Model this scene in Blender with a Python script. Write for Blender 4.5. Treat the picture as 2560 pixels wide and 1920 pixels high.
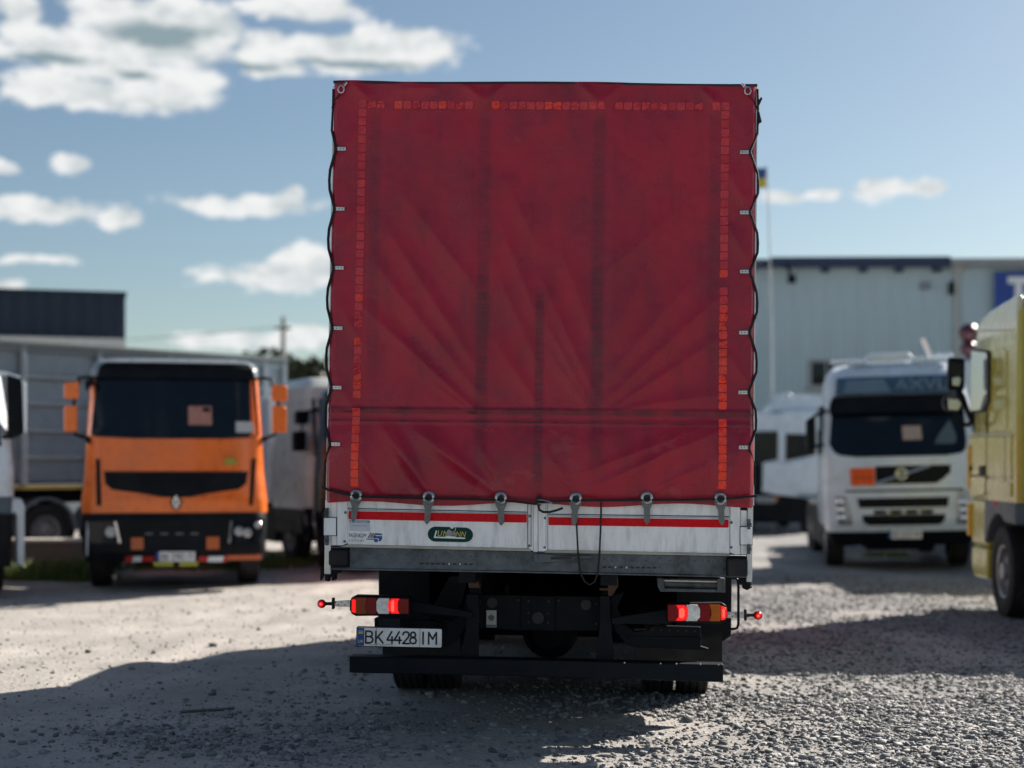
import bpy, bmesh, math, random
import numpy as np
from mathutils import Vector, Matrix

for o in list(bpy.data.objects):
    bpy.data.objects.remove(o)
random.seed(7)
SC = bpy.context.scene
COL = SC.collection
R = math.radians
# ------------------------------------------------------------------ camera
F, HX, HY, CAMH = 3850.0, 1280.0, 1162.0, 1.71        # focal length in photo pixels, principal column, horizon row
cam_d = bpy.data.cameras.new('camera')
cam = bpy.data.objects.new('camera', cam_d); COL.objects.link(cam)
cam.location = (0, 0, CAMH); cam.rotation_euler = (R(90), 0, 0)
cam_d.sensor_width = 36.0; cam_d.sensor_fit = 'HORIZONTAL'
cam_d.lens = F / 2560 * 36
cam_d.shift_y = (HY - 960) / 2560
cam_d.clip_end = 5000
cam_d.dof.use_dof = True
cam_d.dof.focus_distance = 9.35
cam_d.dof.aperture_fstop = 1.0
SC.camera = cam
# ------------------------------------------------------------------ light
SUN_AZ, SUN_EL = 46.0, 33.0                            # degrees right of the view axis, above the horizon
SKY_STRENGTH, SUN_STRENGTH, EXPOSURE = 0.050, 5.0, 1.0
sun_d = bpy.data.lights.new('sun', 'SUN')
sun_d.energy = SUN_STRENGTH; sun_d.angle = R(0.53); sun_d.color = (1.0, 0.92, 0.82)
sun = bpy.data.objects.new('sun', sun_d); COL.objects.link(sun)
sun_dir = Vector((math.sin(R(SUN_AZ))*math.cos(R(SUN_EL)), math.cos(R(SUN_AZ))*math.cos(R(SUN_EL)), math.sin(R(SUN_EL))))
sun.location = sun_dir * 60
sun.rotation_euler = sun_dir.to_track_quat('Z', 'Y').to_euler()
SC.render.engine = 'CYCLES'
SC.cycles.max_bounces = 6; SC.cycles.diffuse_bounces = 3; SC.cycles.glossy_bounces = 3; SC.cycles.caustics_reflective = False; SC.cycles.caustics_refractive = False
SC.view_settings.view_transform = 'Standard'
SC.view_settings.look = 'None'
SC.view_settings.exposure = EXPOSURE
SC.view_settings.gamma = 1.0
SC.view_settings.use_curve_mapping = False

W = bpy.data.worlds.new('World'); SC.world = W; W.use_nodes = True
try:
    W.cycles.sampling_method = 'MANUAL'; W.cycles.sample_map_resolution = 256
except Exception: pass
wn = W.node_tree; wn.nodes.clear(); wl = wn.links
def wnode(t, **k):
    n = wn.nodes.new(t)
    for a, b in k.items(): setattr(n, a, b)
    return n
def wmath(op, a, b=None, c=None, clamp=False):
    n = wnode('ShaderNodeMath', operation=op, use_clamp=clamp)
    for i, v in enumerate((a, b, c)):
        if v is None: continue
        if isinstance(v, (int, float)): n.inputs[i].default_value = v
        else: wl.new(v, n.inputs[i])
    return n.outputs[0]
def wsmooth(v, a, b):
    n = wnode('ShaderNodeMapRange', interpolation_type='SMOOTHSTEP')
    wl.new(v, n.inputs[0]); n.inputs[1].default_value = a; n.inputs[2].default_value = b
    return n.outputs[0]
sky = wnode('ShaderNodeTexSky', sky_type='NISHITA')
sky.sun_disc = False; sky.sun_elevation = R(SUN_EL); sky.sun_rotation = R(SUN_AZ)
sky.air_density = 0.95; sky.dust_density = 0.8; sky.ozone_density = 0.9; sky.altitude = 150
wb = wnode('ShaderNodeVectorMath', operation='MULTIPLY'); wl.new(sky.outputs[0], wb.inputs[0]); wb.inputs[1].default_value = (0.86, 0.91, 0.90)
bg_sky = wnode('ShaderNodeBackground'); wl.new(wb.outputs[0], bg_sky.inputs[0]); bg_sky.inputs[1].default_value = SKY_STRENGTH
tc = wnode('ShaderNodeTexCoord')
sep = wnode('ShaderNodeSeparateXYZ'); wl.new(tc.outputs['Generated'], sep.inputs[0])
az = wmath('ARCTAN2', sep.outputs[0], sep.outputs[1])
el = wmath('ARCSINE', sep.outputs[2])
pos = wnode('ShaderNodeCombineXYZ'); wl.new(az, pos.inputs[0]); wl.new(el, pos.inputs[1])
nz = wnode('ShaderNodeTexNoise'); nz.inputs['Scale'].default_value = 40; nz.inputs['Detail'].default_value = 7; nz.inputs['Roughness'].default_value = 0.64
stretch = wnode('ShaderNodeVectorMath', operation='MULTIPLY'); wl.new(pos.outputs[0], stretch.inputs[0]); stretch.inputs[1].default_value = (0.8, 1.5, 1)
wl.new(stretch.outputs[0], nz.inputs['Vector'])
warp = wnode('ShaderNodeVectorMath', operation='MULTIPLY_ADD')
wl.new(nz.outputs['Color'], warp.inputs[0]); warp.inputs[1].default_value = (0.026, 0.013, 0); warp.inputs[2].default_value = (-0.013, -0.0065, 0)
wpos = wnode('ShaderNodeVectorMath', operation='ADD'); wl.new(pos.outputs[0], wpos.inputs[0]); wl.new(warp.outputs[0], wpos.inputs[1])
CLOUDS = [(40,30,60,42),(370,35,220,48),(520,70,95,62),(760,20,155,36),(125,90,115,32),(200,135,205,48),(405,108,200,52),(655,125,75,52),(690,170,80,24),
          (850,130,170,50),(1010,118,150,56),(158,226,170,40),(360,244,185,38),(475,203,90,32),(280,180,130,26),
          (180,415,44,24),(12,420,34,18),(70,524,175,32),(305,546,48,30),(610,514,185,28),(727,486,34,26),(690,690,165,34),(770,655,90,40),
          (90,650,100,11),(10,712,50,16),(640,852,220,20),(770,838,70,28),(1950,497,64,16),(2055,485,48,14),(2195,474,78,26),(2312,468,56,17)]
UNDERSIDES = [(393,82,150,34),(346,192,60,13),(610,165,120,12),(130,150,120,16),(900,160,200,14)]
dens = None; big_core = None
def blob(src, cx, cy, rx, ry):
    a = math.atan((cx-HX)/F); e = math.atan((HY-cy)/F*math.cos(a))
    s = wnode('ShaderNodeVectorMath', operation='SUBTRACT'); wl.new(src, s.inputs[0]); s.inputs[1].default_value = (a, e, 0)
    m = wnode('ShaderNodeVectorMath', operation='MULTIPLY'); wl.new(s.outputs[0], m.inputs[0]); m.inputs[1].default_value = (F/rx, F/ry, 0)
    l = wnode('ShaderNodeVectorMath', operation='LENGTH'); wl.new(m.outputs[0], l.inputs[0])
    return wmath('SUBTRACT', 1.0, l.outputs['Value'])
for c_ in CLOUDS:
    v = blob(wpos.outputs[0], *c_)
    dens = v if dens is None else wmath('SMOOTH_MAX', dens, v, 0.12)
for c_ in UNDERSIDES:
    v = blob(wpos.outputs[0], *c_)
    big_core = v if big_core is None else wmath('MAXIMUM', big_core, v)
# the same kind of scattered clouds goes on outside the frame
big = wnode('ShaderNodeTexNoise'); big.inputs['Scale'].default_value = 5.5; big.inputs['Detail'].default_value = 5
wl.new(stretch.outputs[0], big.inputs['Vector'])
out_m = wmath('MAXIMUM', wsmooth(wmath('ABSOLUTE', az), 0.40, 0.55), wsmooth(el, 0.34, 0.46))
gen = wmath('SUBTRACT', wmath('MULTIPLY', wmath('SUBTRACT', big.outputs[0], 0.615), 6.0), wmath('MULTIPLY', wmath('SUBTRACT', 1.0, out_m), 9.0))
dens = wmath('MAXIMUM', dens, gen)
core = big_core
dens = wmath('ADD', dens, wmath('MULTIPLY', wmath('SUBTRACT', nz.outputs[0], 0.46), 2.1))
alpha = wmath('MULTIPLY', wsmooth(dens, -0.12, 0.38), wsmooth(el, 0.0, 0.03))
thick = wmath('MULTIPLY', wmath('ADD', wmath('MULTIPLY', wsmooth(nz.outputs[0], 0.60, 0.36), 0.45), wsmooth(core, -0.25, 0.75)), 1.0, clamp=True)
ccol = wnode('ShaderNodeMix', data_type='RGBA'); wl.new(thick, ccol.inputs[0])
ccol.inputs[6].default_value = (0.97, 0.98, 0.98, 1); ccol.inputs[7].default_value = (0.30, 0.40, 0.44, 1)
bg_c = wnode('ShaderNodeBackground'); wl.new(ccol.outputs[2], bg_c.inputs[0]); bg_c.inputs[1].default_value = 0.46
mixs = wnode('ShaderNodeMixShader'); wl.new(alpha, mixs.inputs[0]); wl.new(bg_sky.outputs[0], mixs.inputs[1]); wl.new(bg_c.outputs[0], mixs.inputs[2])
wo = wnode('ShaderNodeOutputWorld'); wl.new(mixs.outputs[0], wo.inputs[0])

# ------------------------------------------------------------------ materials
MATS = {}
def mat(name, col, rough=0.5, metal=0.0, var=0.12, scale=6.0, dirt=None, dirt_amt=0.0, dirt_scale=2.5, bump=0.0, bump_scale=60,
        coat=0.0, emit=None, emit_s=0.0, stretch=(1,1,1), spec=0.5, rvar=0.12):
    if name in MATS: return MATS[name]
    m = bpy.data.materials.new(name); m.use_nodes = True; MATS[name] = m
    nt = m.node_tree; P = nt.nodes['Principled BSDF']; L = nt.links
    tc = nt.nodes.new('ShaderNodeTexCoord'); mp = nt.nodes.new('ShaderNodeMapping'); L.new(tc.outputs['Object'], mp.inputs[0])
    mp.inputs['Scale'].default_value = stretch
    n = nt.nodes.new('ShaderNodeTexNoise'); n.inputs['Scale'].default_value = scale; n.inputs['Detail'].default_value = 5; n.inputs['Roughness'].default_value = 0.6
    L.new(mp.outputs[0], n.inputs['Vector'])
    mr = nt.nodes.new('ShaderNodeMapRange'); L.new(n.outputs[0], mr.inputs[0])
    mr.inputs[1].default_value = 0.3; mr.inputs[2].default_value = 0.7; mr.inputs[3].default_value = 1 - var; mr.inputs[4].default_value = 1 + var
    mul = nt.nodes.new('ShaderNodeVectorMath'); mul.operation = 'SCALE'; mul.inputs[0].default_value = col[:3]; L.new(mr.outputs[0], mul.inputs['Scale'])
    cur = mul.outputs[0]
    if dirt is not None:
        n2 = nt.nodes.new('ShaderNodeTexNoise'); n2.inputs['Scale'].default_value = dirt_scale; n2.inputs['Detail'].default_value = 8; n2.inputs['Roughness'].default_value = 0.68
        L.new(mp.outputs[0], n2.inputs['Vector'])
        r2 = nt.nodes.new('ShaderNodeMapRange'); r2.interpolation_type = 'SMOOTHSTEP'; L.new(n2.outputs[0], r2.inputs[0])
        r2.inputs[1].default_value = 0.42; r2.inputs[2].default_value = 0.72; r2.inputs[4].default_value = dirt_amt
        mx = nt.nodes.new('ShaderNodeMix'); mx.data_type = 'RGBA'; L.new(r2.outputs[0], mx.inputs[0]); L.new(cur, mx.inputs[6]); mx.inputs[7].default_value = (*dirt[:3], 1)
        cur = mx.outputs[2]
    L.new(cur, P.inputs['Base Color'])
    rr = nt.nodes.new('ShaderNodeMapRange'); L.new(n.outputs[0], rr.inputs[0]); rr.inputs[1].default_value = 0.3; rr.inputs[2].default_value = 0.7
    rr.inputs[3].default_value = max(0.02, rough - rvar); rr.inputs[4].default_value = min(1, rough + rvar)
    L.new(rr.outputs[0], P.inputs['Roughness'])
    P.inputs['Metallic'].default_value = metal
    P.inputs['Specular IOR Level'].default_value = spec
    if coat: P.inputs['Coat Weight'].default_value = coat; P.inputs['Coat Roughness'].default_value = 0.08
    if emit: P.inputs['Emission Color'].default_value = (*emit, 1); P.inputs['Emission Strength'].default_value = emit_s
    if bump:
        nb = nt.nodes.new('ShaderNodeTexNoise'); nb.inputs['Scale'].default_value = bump_scale; nb.inputs['Detail'].default_value = 4
        L.new(mp.outputs[0], nb.inputs['Vector'])
        b = nt.nodes.new('ShaderNodeBump'); b.inputs['Strength'].default_value = bump; b.inputs['Distance'].default_value = 0.01
        L.new(nb.outputs[0], b.inputs['Height']); L.new(b.outputs[0], P.inputs['Normal'])
    return m

DUST = (0.16, 0.14, 0.12)
M_black = mat('black_plastic', (0.004, 0.006, 0.009), 0.5, spec=0.14, dirt=(0.05,0.05,0.05), dirt_amt=0.14)
M_chassis = mat('chassis_paint', (0.007, 0.010, 0.015), 0.55, spec=0.12, dirt=(0.026,0.029,0.034), dirt_amt=0.25, bump=0.15)
M_steel = mat('dirty_galvanised_steel', (0.115, 0.135, 0.150), 0.55, spec=0.3, metal=0.1, var=0.35, scale=14, dirt=(0.022,0.023,0.026), dirt_amt=0.75, dirt_scale=5, bump=0.2)
M_alu = mat('aluminium', (0.62, 0.63, 0.64), 0.38, metal=0.75, var=0.1, dirt=(0.14,0.13,0.12), dirt_amt=0.4)
M_zinc = mat('zinc', (0.55, 0.56, 0.57), 0.35, metal=0.9, var=0.15)
M_rubber = mat('rubber', (0.008, 0.008, 0.009), 0.75, dirt=(0.05,0.05,0.05), dirt_amt=0.2, bump=0.2)
M_tyre = mat('tyre_rubber', (0.012, 0.012, 0.013), 0.8, dirt=(0.07,0.065,0.06), dirt_amt=0.45, dirt_scale=6, bump=0.3, bump_scale=90)
M_rim = mat('rim_steel', (0.42, 0.43, 0.44), 0.42, metal=0.5, dirt=(0.08,0.07,0.06), dirt_amt=0.5, dirt_scale=9)
M_gatewhite = mat('gate_white', (0.92, 0.93, 0.94), 0.38, var=0.04, dirt=(0.36,0.35,0.33), dirt_amt=0.45, dirt_scale=4, stretch=(4,1,0.8), bump=0.04)
M_redtape = mat('red_reflective_tape', (0.66, 0.004, 0.014), 0.35, var=0.15, scale=40, spec=0.15)
M_redlit = mat('lamp_red_lit', (0.4, 0.004, 0.006), 0.25, spec=0.2, emit=(1.0, 0.012, 0.012), emit_s=0.5)
M_redlit2 = mat('lamp_red_core', (0.6, 0.02, 0.02), 0.25, spec=0.2, emit=(1.0, 0.07, 0.05), emit_s=1.0)
M_reddark = mat('lamp_red_dark', (0.24, 0.003, 0.007), 0.25, spec=0.2)
M_amber = mat('lamp_amber', (0.50, 0.12, 0.010), 0.2, spec=0.25)
M_clear = mat('lamp_clear', (0.80, 0.82, 0.82), 0.2, coat=0.3, var=0.25, scale=30)
M_plate = mat('plate_white', (0.88, 0.88, 0.88), 0.35, var=0.04, dirt=(0.3,0.28,0.25), dirt_amt=0.25, dirt_scale=9)
M_ink = mat('black_ink', (0.008, 0.009, 0.011), 0.5)
M_blue = mat('plate_blue', (0.01, 0.06, 0.26), 0.4)
M_yellowp = mat('flag_yellow', (0.62, 0.46, 0.04), 0.5)
M_glass = mat('cab_glass', (0.004, 0.008, 0.014), 0.08, var=0.2, rvar=0.03, spec=0.36)
M_white = mat('white_cab_paint', (0.67, 0.75, 0.82), 0.32, var=0.05, coat=0.4, dirt=(0.28,0.26,0.24), dirt_amt=0.25)
M_orange = mat('orange_cab_paint', (0.86, 0.165, 0.010), 0.32, var=0.07, coat=0.45, dirt=(0.3,0.12,0.05), dirt_amt=0.25)
M_mirror = mat('mirror_glass', (0.6, 0.63, 0.66), 0.05, metal=1.0, var=0.02, rvar=0.01)
M_head = mat('headlamp', (0.34, 0.36, 0.38), 0.15, metal=0.3, var=0.35, scale=20, coat=0.8)
M_chrome = mat('chrome', (0.75, 0.76, 0.78), 0.12, metal=1.0, var=0.05)
M_rope = mat('black_rope', (0.010, 0.010, 0.012), 0.7, bump=0.5, bump_scale=200)
M_strap = mat('grey_strap', (0.16, 0.165, 0.165), 0.6, var=0.25, scale=30, bump=0.2)
M_paper = mat('paper', (0.7, 0.68, 0.66), 0.6, var=0.04)

# ------------------------------------------------------------------ helpers
def link(o, parent=None):
    COL.objects.link(o)
    if parent is not None: o.parent = parent
    return o
def tag(o, label=None, cat=None, group=None, kind=None):
    if label: o['label'] = label
    if cat: o['category'] = cat
    if group: o['group'] = group
    if kind: o['kind'] = kind
    return o
def empty(name, loc=(0,0,0), rz=0.0, label=None, cat=None, group=None):
    o = bpy.data.objects.new(name, None); o.empty_display_size = 0.3
    o.location = loc; o.rotation_euler = (0, 0, rz); link(o)
    return tag(o, label, cat, group)
class MB:
    def __init__(self): self.v = []; self.f = []
    def add(self, vs, fs):
        b = len(self.v); self.v += [tuple(p) for p in vs]; self.f += [tuple(b+i for i in f) for f in fs]; return self
    def box(self, x0, x1, y0, y1, z0, z1):
        v = [(x,y,z) for z in (z0,z1) for y in (y0,y1) for x in (x0,x1)]
        return self.add(v, [(0,2,3,1),(4,5,7,6),(0,1,5,4),(2,6,7,3),(0,4,6,2),(1,3,7,5)])
    def prism(self, poly, a, b, ax='y'):
        def P(p, t): return {'y': (p[0], t, p[1]), 'x': (t, p[0], p[1]), 'z': (p[0], p[1], t)}[ax]
        n = len(poly)
        return self.add([P(p, a) for p in poly] + [P(p, b) for p in poly],
                        [tuple(range(n)), tuple(range(2*n-1, n-1, -1))] + [(i, (i+1) % n, n+(i+1) % n, n+i) for i in range(n)])
    def tube(self, pts, r, n=6, cap=True):
        pts = [Vector(p) for p in pts]; rings = []
        t0 = (pts[1]-pts[0]).normalized()
        up = Vector((0,0,1)) if abs(t0.z) < 0.9 else Vector((0,1,0))
        u = t0.cross(up).normalized()
        for i, p in enumerate(pts):
            t = (pts[min(i+1, len(pts)-1)] - pts[max(i-1, 0)]).normalized()
            u = (u - t*u.dot(t)).normalized(); w = t.cross(u)
            rr = r[i] if isinstance(r, (list, tuple)) else r
            rings.append([p + (u*math.cos(2*math.pi*k/n) + w*math.sin(2*math.pi*k/n))*rr for k in range(n)])
        vs = [q for ring in rings for q in ring]; fs = []
        for i in range(len(rings)-1):
            for k in range(n):
                fs.append((i*n+k, i*n+(k+1) % n, (i+1)*n+(k+1) % n, (i+1)*n+k))
        if cap: fs += [tuple(range(n-1, -1, -1)), tuple((len(rings)-1)*n+k for k in range(n))]
        return self.add(vs, fs)
    def cyl(self, a, b, r, n=20): return self.tube([a, b], r, n)
    def lathe(self, prof, c=(0,0,0), ax='x', n=32):
        """prof: (radius, height along axis)"""
        vs = []; fs = []
        for (r, h) in prof:
            for k in range(n):
                a = 2*math.pi*k/n; p, q = r*math.cos(a), r*math.sin(a)
                d = {'x': (h, p, q), 'y': (p, h, q), 'z': (p, q, h)}[ax]
                vs.append((c[0]+d[0], c[1]+d[1], c[2]+d[2]))
        for i in range(len(prof)-1):
            for k in range(n):
                fs.append((i*n+k, i*n+(k+1) % n, (i+1)*n+(k+1) % n, (i+1)*n+k))
        return self.add(vs, fs)
    def grid(self, fn, nu, nv):
        vs = [fn(i/nu, j/nv) for j in range(nv+1) for i in range(nu+1)]
        fs = [(j*(nu+1)+i, j*(nu+1)+i+1, (j+1)*(nu+1)+i+1, (j+1)*(nu+1)+i) for j in range(nv) for i in range(nu)]
        return self.add(vs, fs)
    def mesh(self, name):
        me = bpy.data.meshes.new(name); me.from_pydata(self.v, [], self.f); me.validate()
        bm = bmesh.new(); bm.from_mesh(me); bmesh.ops.recalc_face_normals(bm, faces=bm.faces); bm.to_mesh(me); bm.free()
        return me
    def build(self, name, m, parent=None, bevel=0.0, smooth=False, seg=2, label=None, roll=0.0):
        me = self.mesh(name); me.materials.append(m)
        if smooth: me.polygons.foreach_set('use_smooth', [True]*len(me.polygons))
        o = bpy.data.objects.new(name, me); link(o, parent)
        if roll: o.rotation_euler = (0, roll, 0)
        if bevel:
            b = o.modifiers.new('bevel', 'BEVEL'); b.width = bevel; b.segments = seg; b.limit_method = 'ANGLE'; b.angle_limit = R(35)
        if smooth or bevel:
            try:
                me.polygons.foreach_set('use_smooth', [True]*len(me.polygons))
                e = o.modifiers.new('ws', 'WEIGHTED_NORMAL') if bevel else None
                if not bevel: me.set_sharp_from_angle(angle=R(38))
            except Exception: pass
        if label: o['label'] = label
        return o
def rrect(x0, x1, z0, z1, r, n=4):
    pts = []
    for cx, cz, a0 in ((x1-r, z1-r, 0), (x0+r, z1-r, 90), (x0+r, z0+r, 180), (x1-r, z0+r, 270)):
        for k in range(n+1):
            a = R(a0 + 90*k/n); pts.append((cx + r*math.cos(a), cz + r*math.sin(a)))
    return pts
def circ(cx, cz, r, n=20, rz=None): return [(cx + r*math.cos(2*math.pi*k/n), cz + (rz or r)*math.sin(2*math.pi*k/n)) for k in range(n)]
def ray(px, py): return Vector((0,0,CAMH)), Vector(((px-HX)/F, 1.0, (HY-py)/F))
def pixfn(Mt):
    """photo pixel -> local (x, z) on the plane local y = y, or (y, z) on local x = x"""
    inv = Mt.inverted(); o0 = inv @ Vector((0,0,CAMH)); R3 = inv.to_3x3()
    def q(px, py, y=0.0, x=None):
        d = R3 @ Vector(((px-HX)/F, 1.0, (HY-py)/F))
        if x is None:
            t = (y - o0.y)/d.y; p = o0 + d*t; return (p.x, p.z)
        t = (x - o0.x)/d.x; p = o0 + d*t; return (p.y, p.z)
    return q
def world(px, py, d): return Vector(((px-HX)*d/F, d, CAMH + (HY-py)*d/F))
def text(name, s, m, parent, x0, x1, zc, y, height=None, roll=0.0, tilt=0.0, extrude=0.0006, shear=0.0, align='fit', bold=0.0):
    c = bpy.data.curves.new(name, 'FONT'); c.body = s; c.size = 1.0; c.extrude = 0.0; c.shear = shear; c.resolution_u = 3; c.offset = bold
    t = bpy.data.objects.new('tmp_text', c); COL.objects.link(t)
    dg = bpy.context.evaluated_depsgraph_get(); dg.update()
    me = bpy.data.meshes.new_from_object(t.evaluated_get(dg)); bpy.data.objects.remove(t); bpy.data.curves.remove(c)
    co = np.empty(len(me.vertices)*3); me.vertices.foreach_get('co', co); co = co.reshape(-1, 3)
    mn, mx = co.min(0), co.max(0)
    sx = (x1-x0)/max(1e-6, mx[0]-mn[0]); sz = (height/(mx[1]-mn[1])) if height else sx
    out = np.zeros_like(co); out[:,0] = x0 + (co[:,0]-mn[0])*sx; zz = (co[:,1]-(mn[1]+mx[1])/2)*sz
    out[:,1] = y; out[:,2] = zc + zz + (out[:,0]-(x0+x1)/2)*math.tan(tilt)
    me.vertices.foreach_set('co', out.ravel()); me.materials.clear(); me.materials.append(m); me.name = name
    o = bpy.data.objects.new(name, me); link(o, parent)
    if roll: o.rotation_euler = (0, roll, 0)
    return o
_wheelmesh = {}
def wheel(root, c, r, w, side=1, hub=None, rim_m=None, flip=1):
    """a road wheel on axis x; its outer face looks to side (+1 right, -1 left)"""
    key = (r, w, side)
    if key not in _wheelmesh:
        t = MB(); rr = 0.57*r; h = w/2
        prof = [(rr, -h*0.8), (rr+0.05, -h*0.98), (r*0.86, -h), (r*0.965, -h*0.93), (r*0.995, -h*0.8)]
        g = 4
        for k in range(g):
            x = -h*0.7 + k*(h*1.4)/(g-1)
            prof += [(r*0.997, x-0.018), (r*0.975, x-0.012), (r*0.975, x+0.004), (r*0.997, x+0.010)]
        prof += [(r*0.995, h*0.8), (r*0.965, h*0.93), (r*0.86, h), (rr+0.05, h*0.98), (rr, h*0.8)]
        t.lathe(prof, n=40)
        rm = MB(); s = side
        rm.lathe([(rr, -h*0.85), (rr*1.02, s*h*0.86), (rr*0.93, s*h*0.78), (rr*0.9, s*h*0.35), (rr*0.62, s*h*0.30), (rr*0.56, s*h*0.55), (0.001, s*h*0.55)], n=36)
        hb = MB(); hb.lathe([(rr*0.34, s*h*0.5), (rr*0.33, s*h*0.95), (rr*0.2, s*h*1.02), (0.001, s*h*1.02)], n=18)
        for k in range(10):
            a = 2*math.pi*k/10
            hb.cyl((s*h*0.5, rr*0.46*math.cos(a), rr*0.46*math.sin(a)), (s*h*0.68, rr*0.46*math.cos(a), rr*0.46*math.sin(a)), 0.016, 6)
        hl = MB()
        for k in range(10):
            a = 2*math.pi*(k+0.5)/10
            hl.lathe([(0.001, 0), (rr*0.075, 0), (rr*0.075, -s*0.004)], (s*(h*0.335), rr*0.76*math.cos(a), rr*0.76*math.sin(a)), n=10)
        _wheelmesh[key] = (hb.mesh('wheel'), t.mesh('tyre'), rm.mesh('rim'), hl.mesh('rim_hole'))
        for me, mm in zip(_wheelmesh[key], (M_rim, M_tyre, rim_m or M_rim, M_ink)):
            me.materials.append(mm); me.polygons.foreach_set('use_smooth', [True]*len(me.polygons)); me.set_sharp_from_angle(angle=R(40))
    hm, tm, rmn, hlm = _wheelmesh[key]
    wo = bpy.data.objects.new('wheel', hm); wo.location = c; link(wo, root)
    for nme, me in (('tyre', tm), ('rim', rmn), ('rim_hole', hlm)): link(bpy.data.objects.new(nme, me), wo)
    return wo

GLYPH = {'B': [[(0,0),(0,1)],[(0,1),(.38,1),(.55,.93),(.62,.76),(.55,.60),(.38,.54),(0,.54)],[(.38,.54),(.60,.45),(.68,.27),(.60,.09),(.40,0),(0,0)]],
 'K': [[(0,0),(0,1)],[(.62,1),(.02,.36)],[(.2,.55),(.68,0)]], '4': [[(.42,1),(.0,.33),(.0,.27),(.62,.27)],[(.45,.55),(.45,0)]],
 '2': [[(.02,.76),(.08,.92),(.24,1),(.42,1),(.56,.9),(.60,.72),(.52,.54),(.02,0),(.62,0)]],
 '8': [[(.30,.54),(.12,.60),(.06,.77),(.14,.94),(.30,1),(.46,.94),(.54,.77),(.48,.60),(.30,.54),(.08,.45),(0,.27),(.08,.07),(.30,0),(.52,.07),(.60,.27),(.52,.45),(.30,.54)]],
 'I': [[(0,0),(0,1)]], 'M': [[(0,0),(0,1),(.36,.42),(.72,1),(.72,0)]]}
def strokes(parent, ch, x0, w, zc, h, t, y, m):
    """one plate character drawn with flat strokes of width t"""
    mb = MB()
    for pl in GLYPH[ch]:
        P = [(x0+a*w, zc-h/2+b*h) for a, b in pl]
        for (ax, az_), (bx, bz_) in zip(P, P[1:]):
            L_ = math.hypot(bx-ax, bz_-az_); nx_, nz_ = -(bz_-az_)/L_*t/2, (bx-ax)/L_*t/2
            mb.add([(ax+nx_,y,az_+nz_),(bx+nx_,y,bz_+nz_),(bx-nx_,y,bz_-nz_),(ax-nx_,y,az_-nz_)], [(0,1,2,3)])
        for k, (ax, az_) in enumerate(P): mb.add([(p[0],y-0.0001-0.0001*(k % 2),p[1]) for p in circ(ax, az_, t/2, 10)], [tuple(range(10))])
    return mb.build('plate_character', m, parent)
# ------------------------------------------------------------------ ground
_rng = np.random.RandomState(11)
_tab = _rng.rand(256, 256)
def vnoise(x, y, s, off=0):
    x = x/s + off*17.3; y = y/s + off*9.1
    xi = np.floor(x).astype(int); yi = np.floor(y).astype(int); fx = x-xi; fy = y-yi
    fx = fx*fx*(3-2*fx); fy = fy*fy*(3-2*fy)
    g = lambda i, j: _tab[(xi+i) % 256, (yi+j) % 256]
    return (g(0,0)*(1-fx)+g(1,0)*fx)*(1-fy) + (g(0,1)*(1-fx)+g(1,1)*fx)*fy
def gravel_mask(x, y):
    """how stony the yard is: loose chippings near the right front, packed dirt on the left"""
    n = vnoise(x, y, 1.3, 3)*0.6 + vnoise(x, y, 0.45, 5)*0.4
    right = 1/(1+np.exp(-(x-0.15-0.18*(y-9))*2.2))
    far_right = 1/(1+np.exp(-(x-3.2)*1.5))*1/(1+np.exp(-(y-12)*1.0))
    patch = np.exp(-(((x+1.1)/1.3)**2 + ((y-9.7)/0.9)**2))*0.75
    lane = np.exp(-((x+0.6)/0.9)**2)*1/(1+np.exp(-(y-13)))*0.5
    return np.clip(np.maximum.reduce([right*0.95, far_right*0.8, patch, lane]) * (0.35+1.15*n) + (n-0.5)*0.35, 0, 1)
def ground_z(x, y):
    fade = np.exp(-np.maximum(0, np.hypot(x, y)-30)/20)
    g = gravel_mask(x, y)
    z = 0.03*(vnoise(x,y,2.6,1)-0.5) + 0.022*(vnoise(x,y,0.7,2)-0.5) + (0.010+0.014*g)*(vnoise(x,y,0.22,4)-0.5) + (0.006+0.012*g)*(vnoise(x,y,0.075,6)-0.5)
    rut = 0.0
    for (a_, b_, w_, dep) in ((-5.6,0.26,0.22,0.022),(-4.0,0.24,0.22,0.020),(-3.1,0.05,0.18,0.014),(3.0,-0.02,0.25,0.020),(4.9,-0.03,0.25,0.018)):
        dd = x-(a_+b_*(y-9)+0.12*np.sin(y*0.7)); rut = rut - dep*np.exp(-(dd/w_)**2)*(0.4+0.9*vnoise(x,y,0.9,8)) + 0.35*dep*np.exp(-((np.abs(dd)-1.6*w_)/(0.6*w_))**2) + 0.005*np.sin((y+0.4*dd)*52)*np.exp(-(dd/(w_*0.8))**2)*(vnoise(x,y,1.1,9) > 0.5)
    return (z+rut)*fade
def gz(x, y): return float(ground_z(np.array([x]), np.array([y]))[0])
xs = np.concatenate([[-1500,-500,-200,-90,-45,-26,-16,-12], np.arange(-9.5, 9.5, 0.042), [12,16,26,45,90,200,500,1500]])
ys = np.concatenate([[-300,-60,-20,-5,2,5,6.6], 7.4*np.exp(np.arange(0, math.log(30/7.4), 0.0034)), [32,35,39,45,60,90,160,400,1000,3000]])
X, Y = np.meshgrid(xs, ys); Z = ground_z(X, Y)
nx, ny = len(xs), len(ys)
me = bpy.data.meshes.new('ground')
idx = np.arange(nx*ny).reshape(ny, nx)
quads = np.stack([idx[:-1,:-1], idx[:-1,1:], idx[1:,1:], idx[1:,:-1]], -1).reshape(-1, 4)
me.vertices.add(nx*ny); me.vertices.foreach_set('co', np.stack([X,Y,Z], -1).ravel())
me.loops.add(len(quads)*4); me.loops.foreach_set('vertex_index', quads.ravel())
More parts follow.
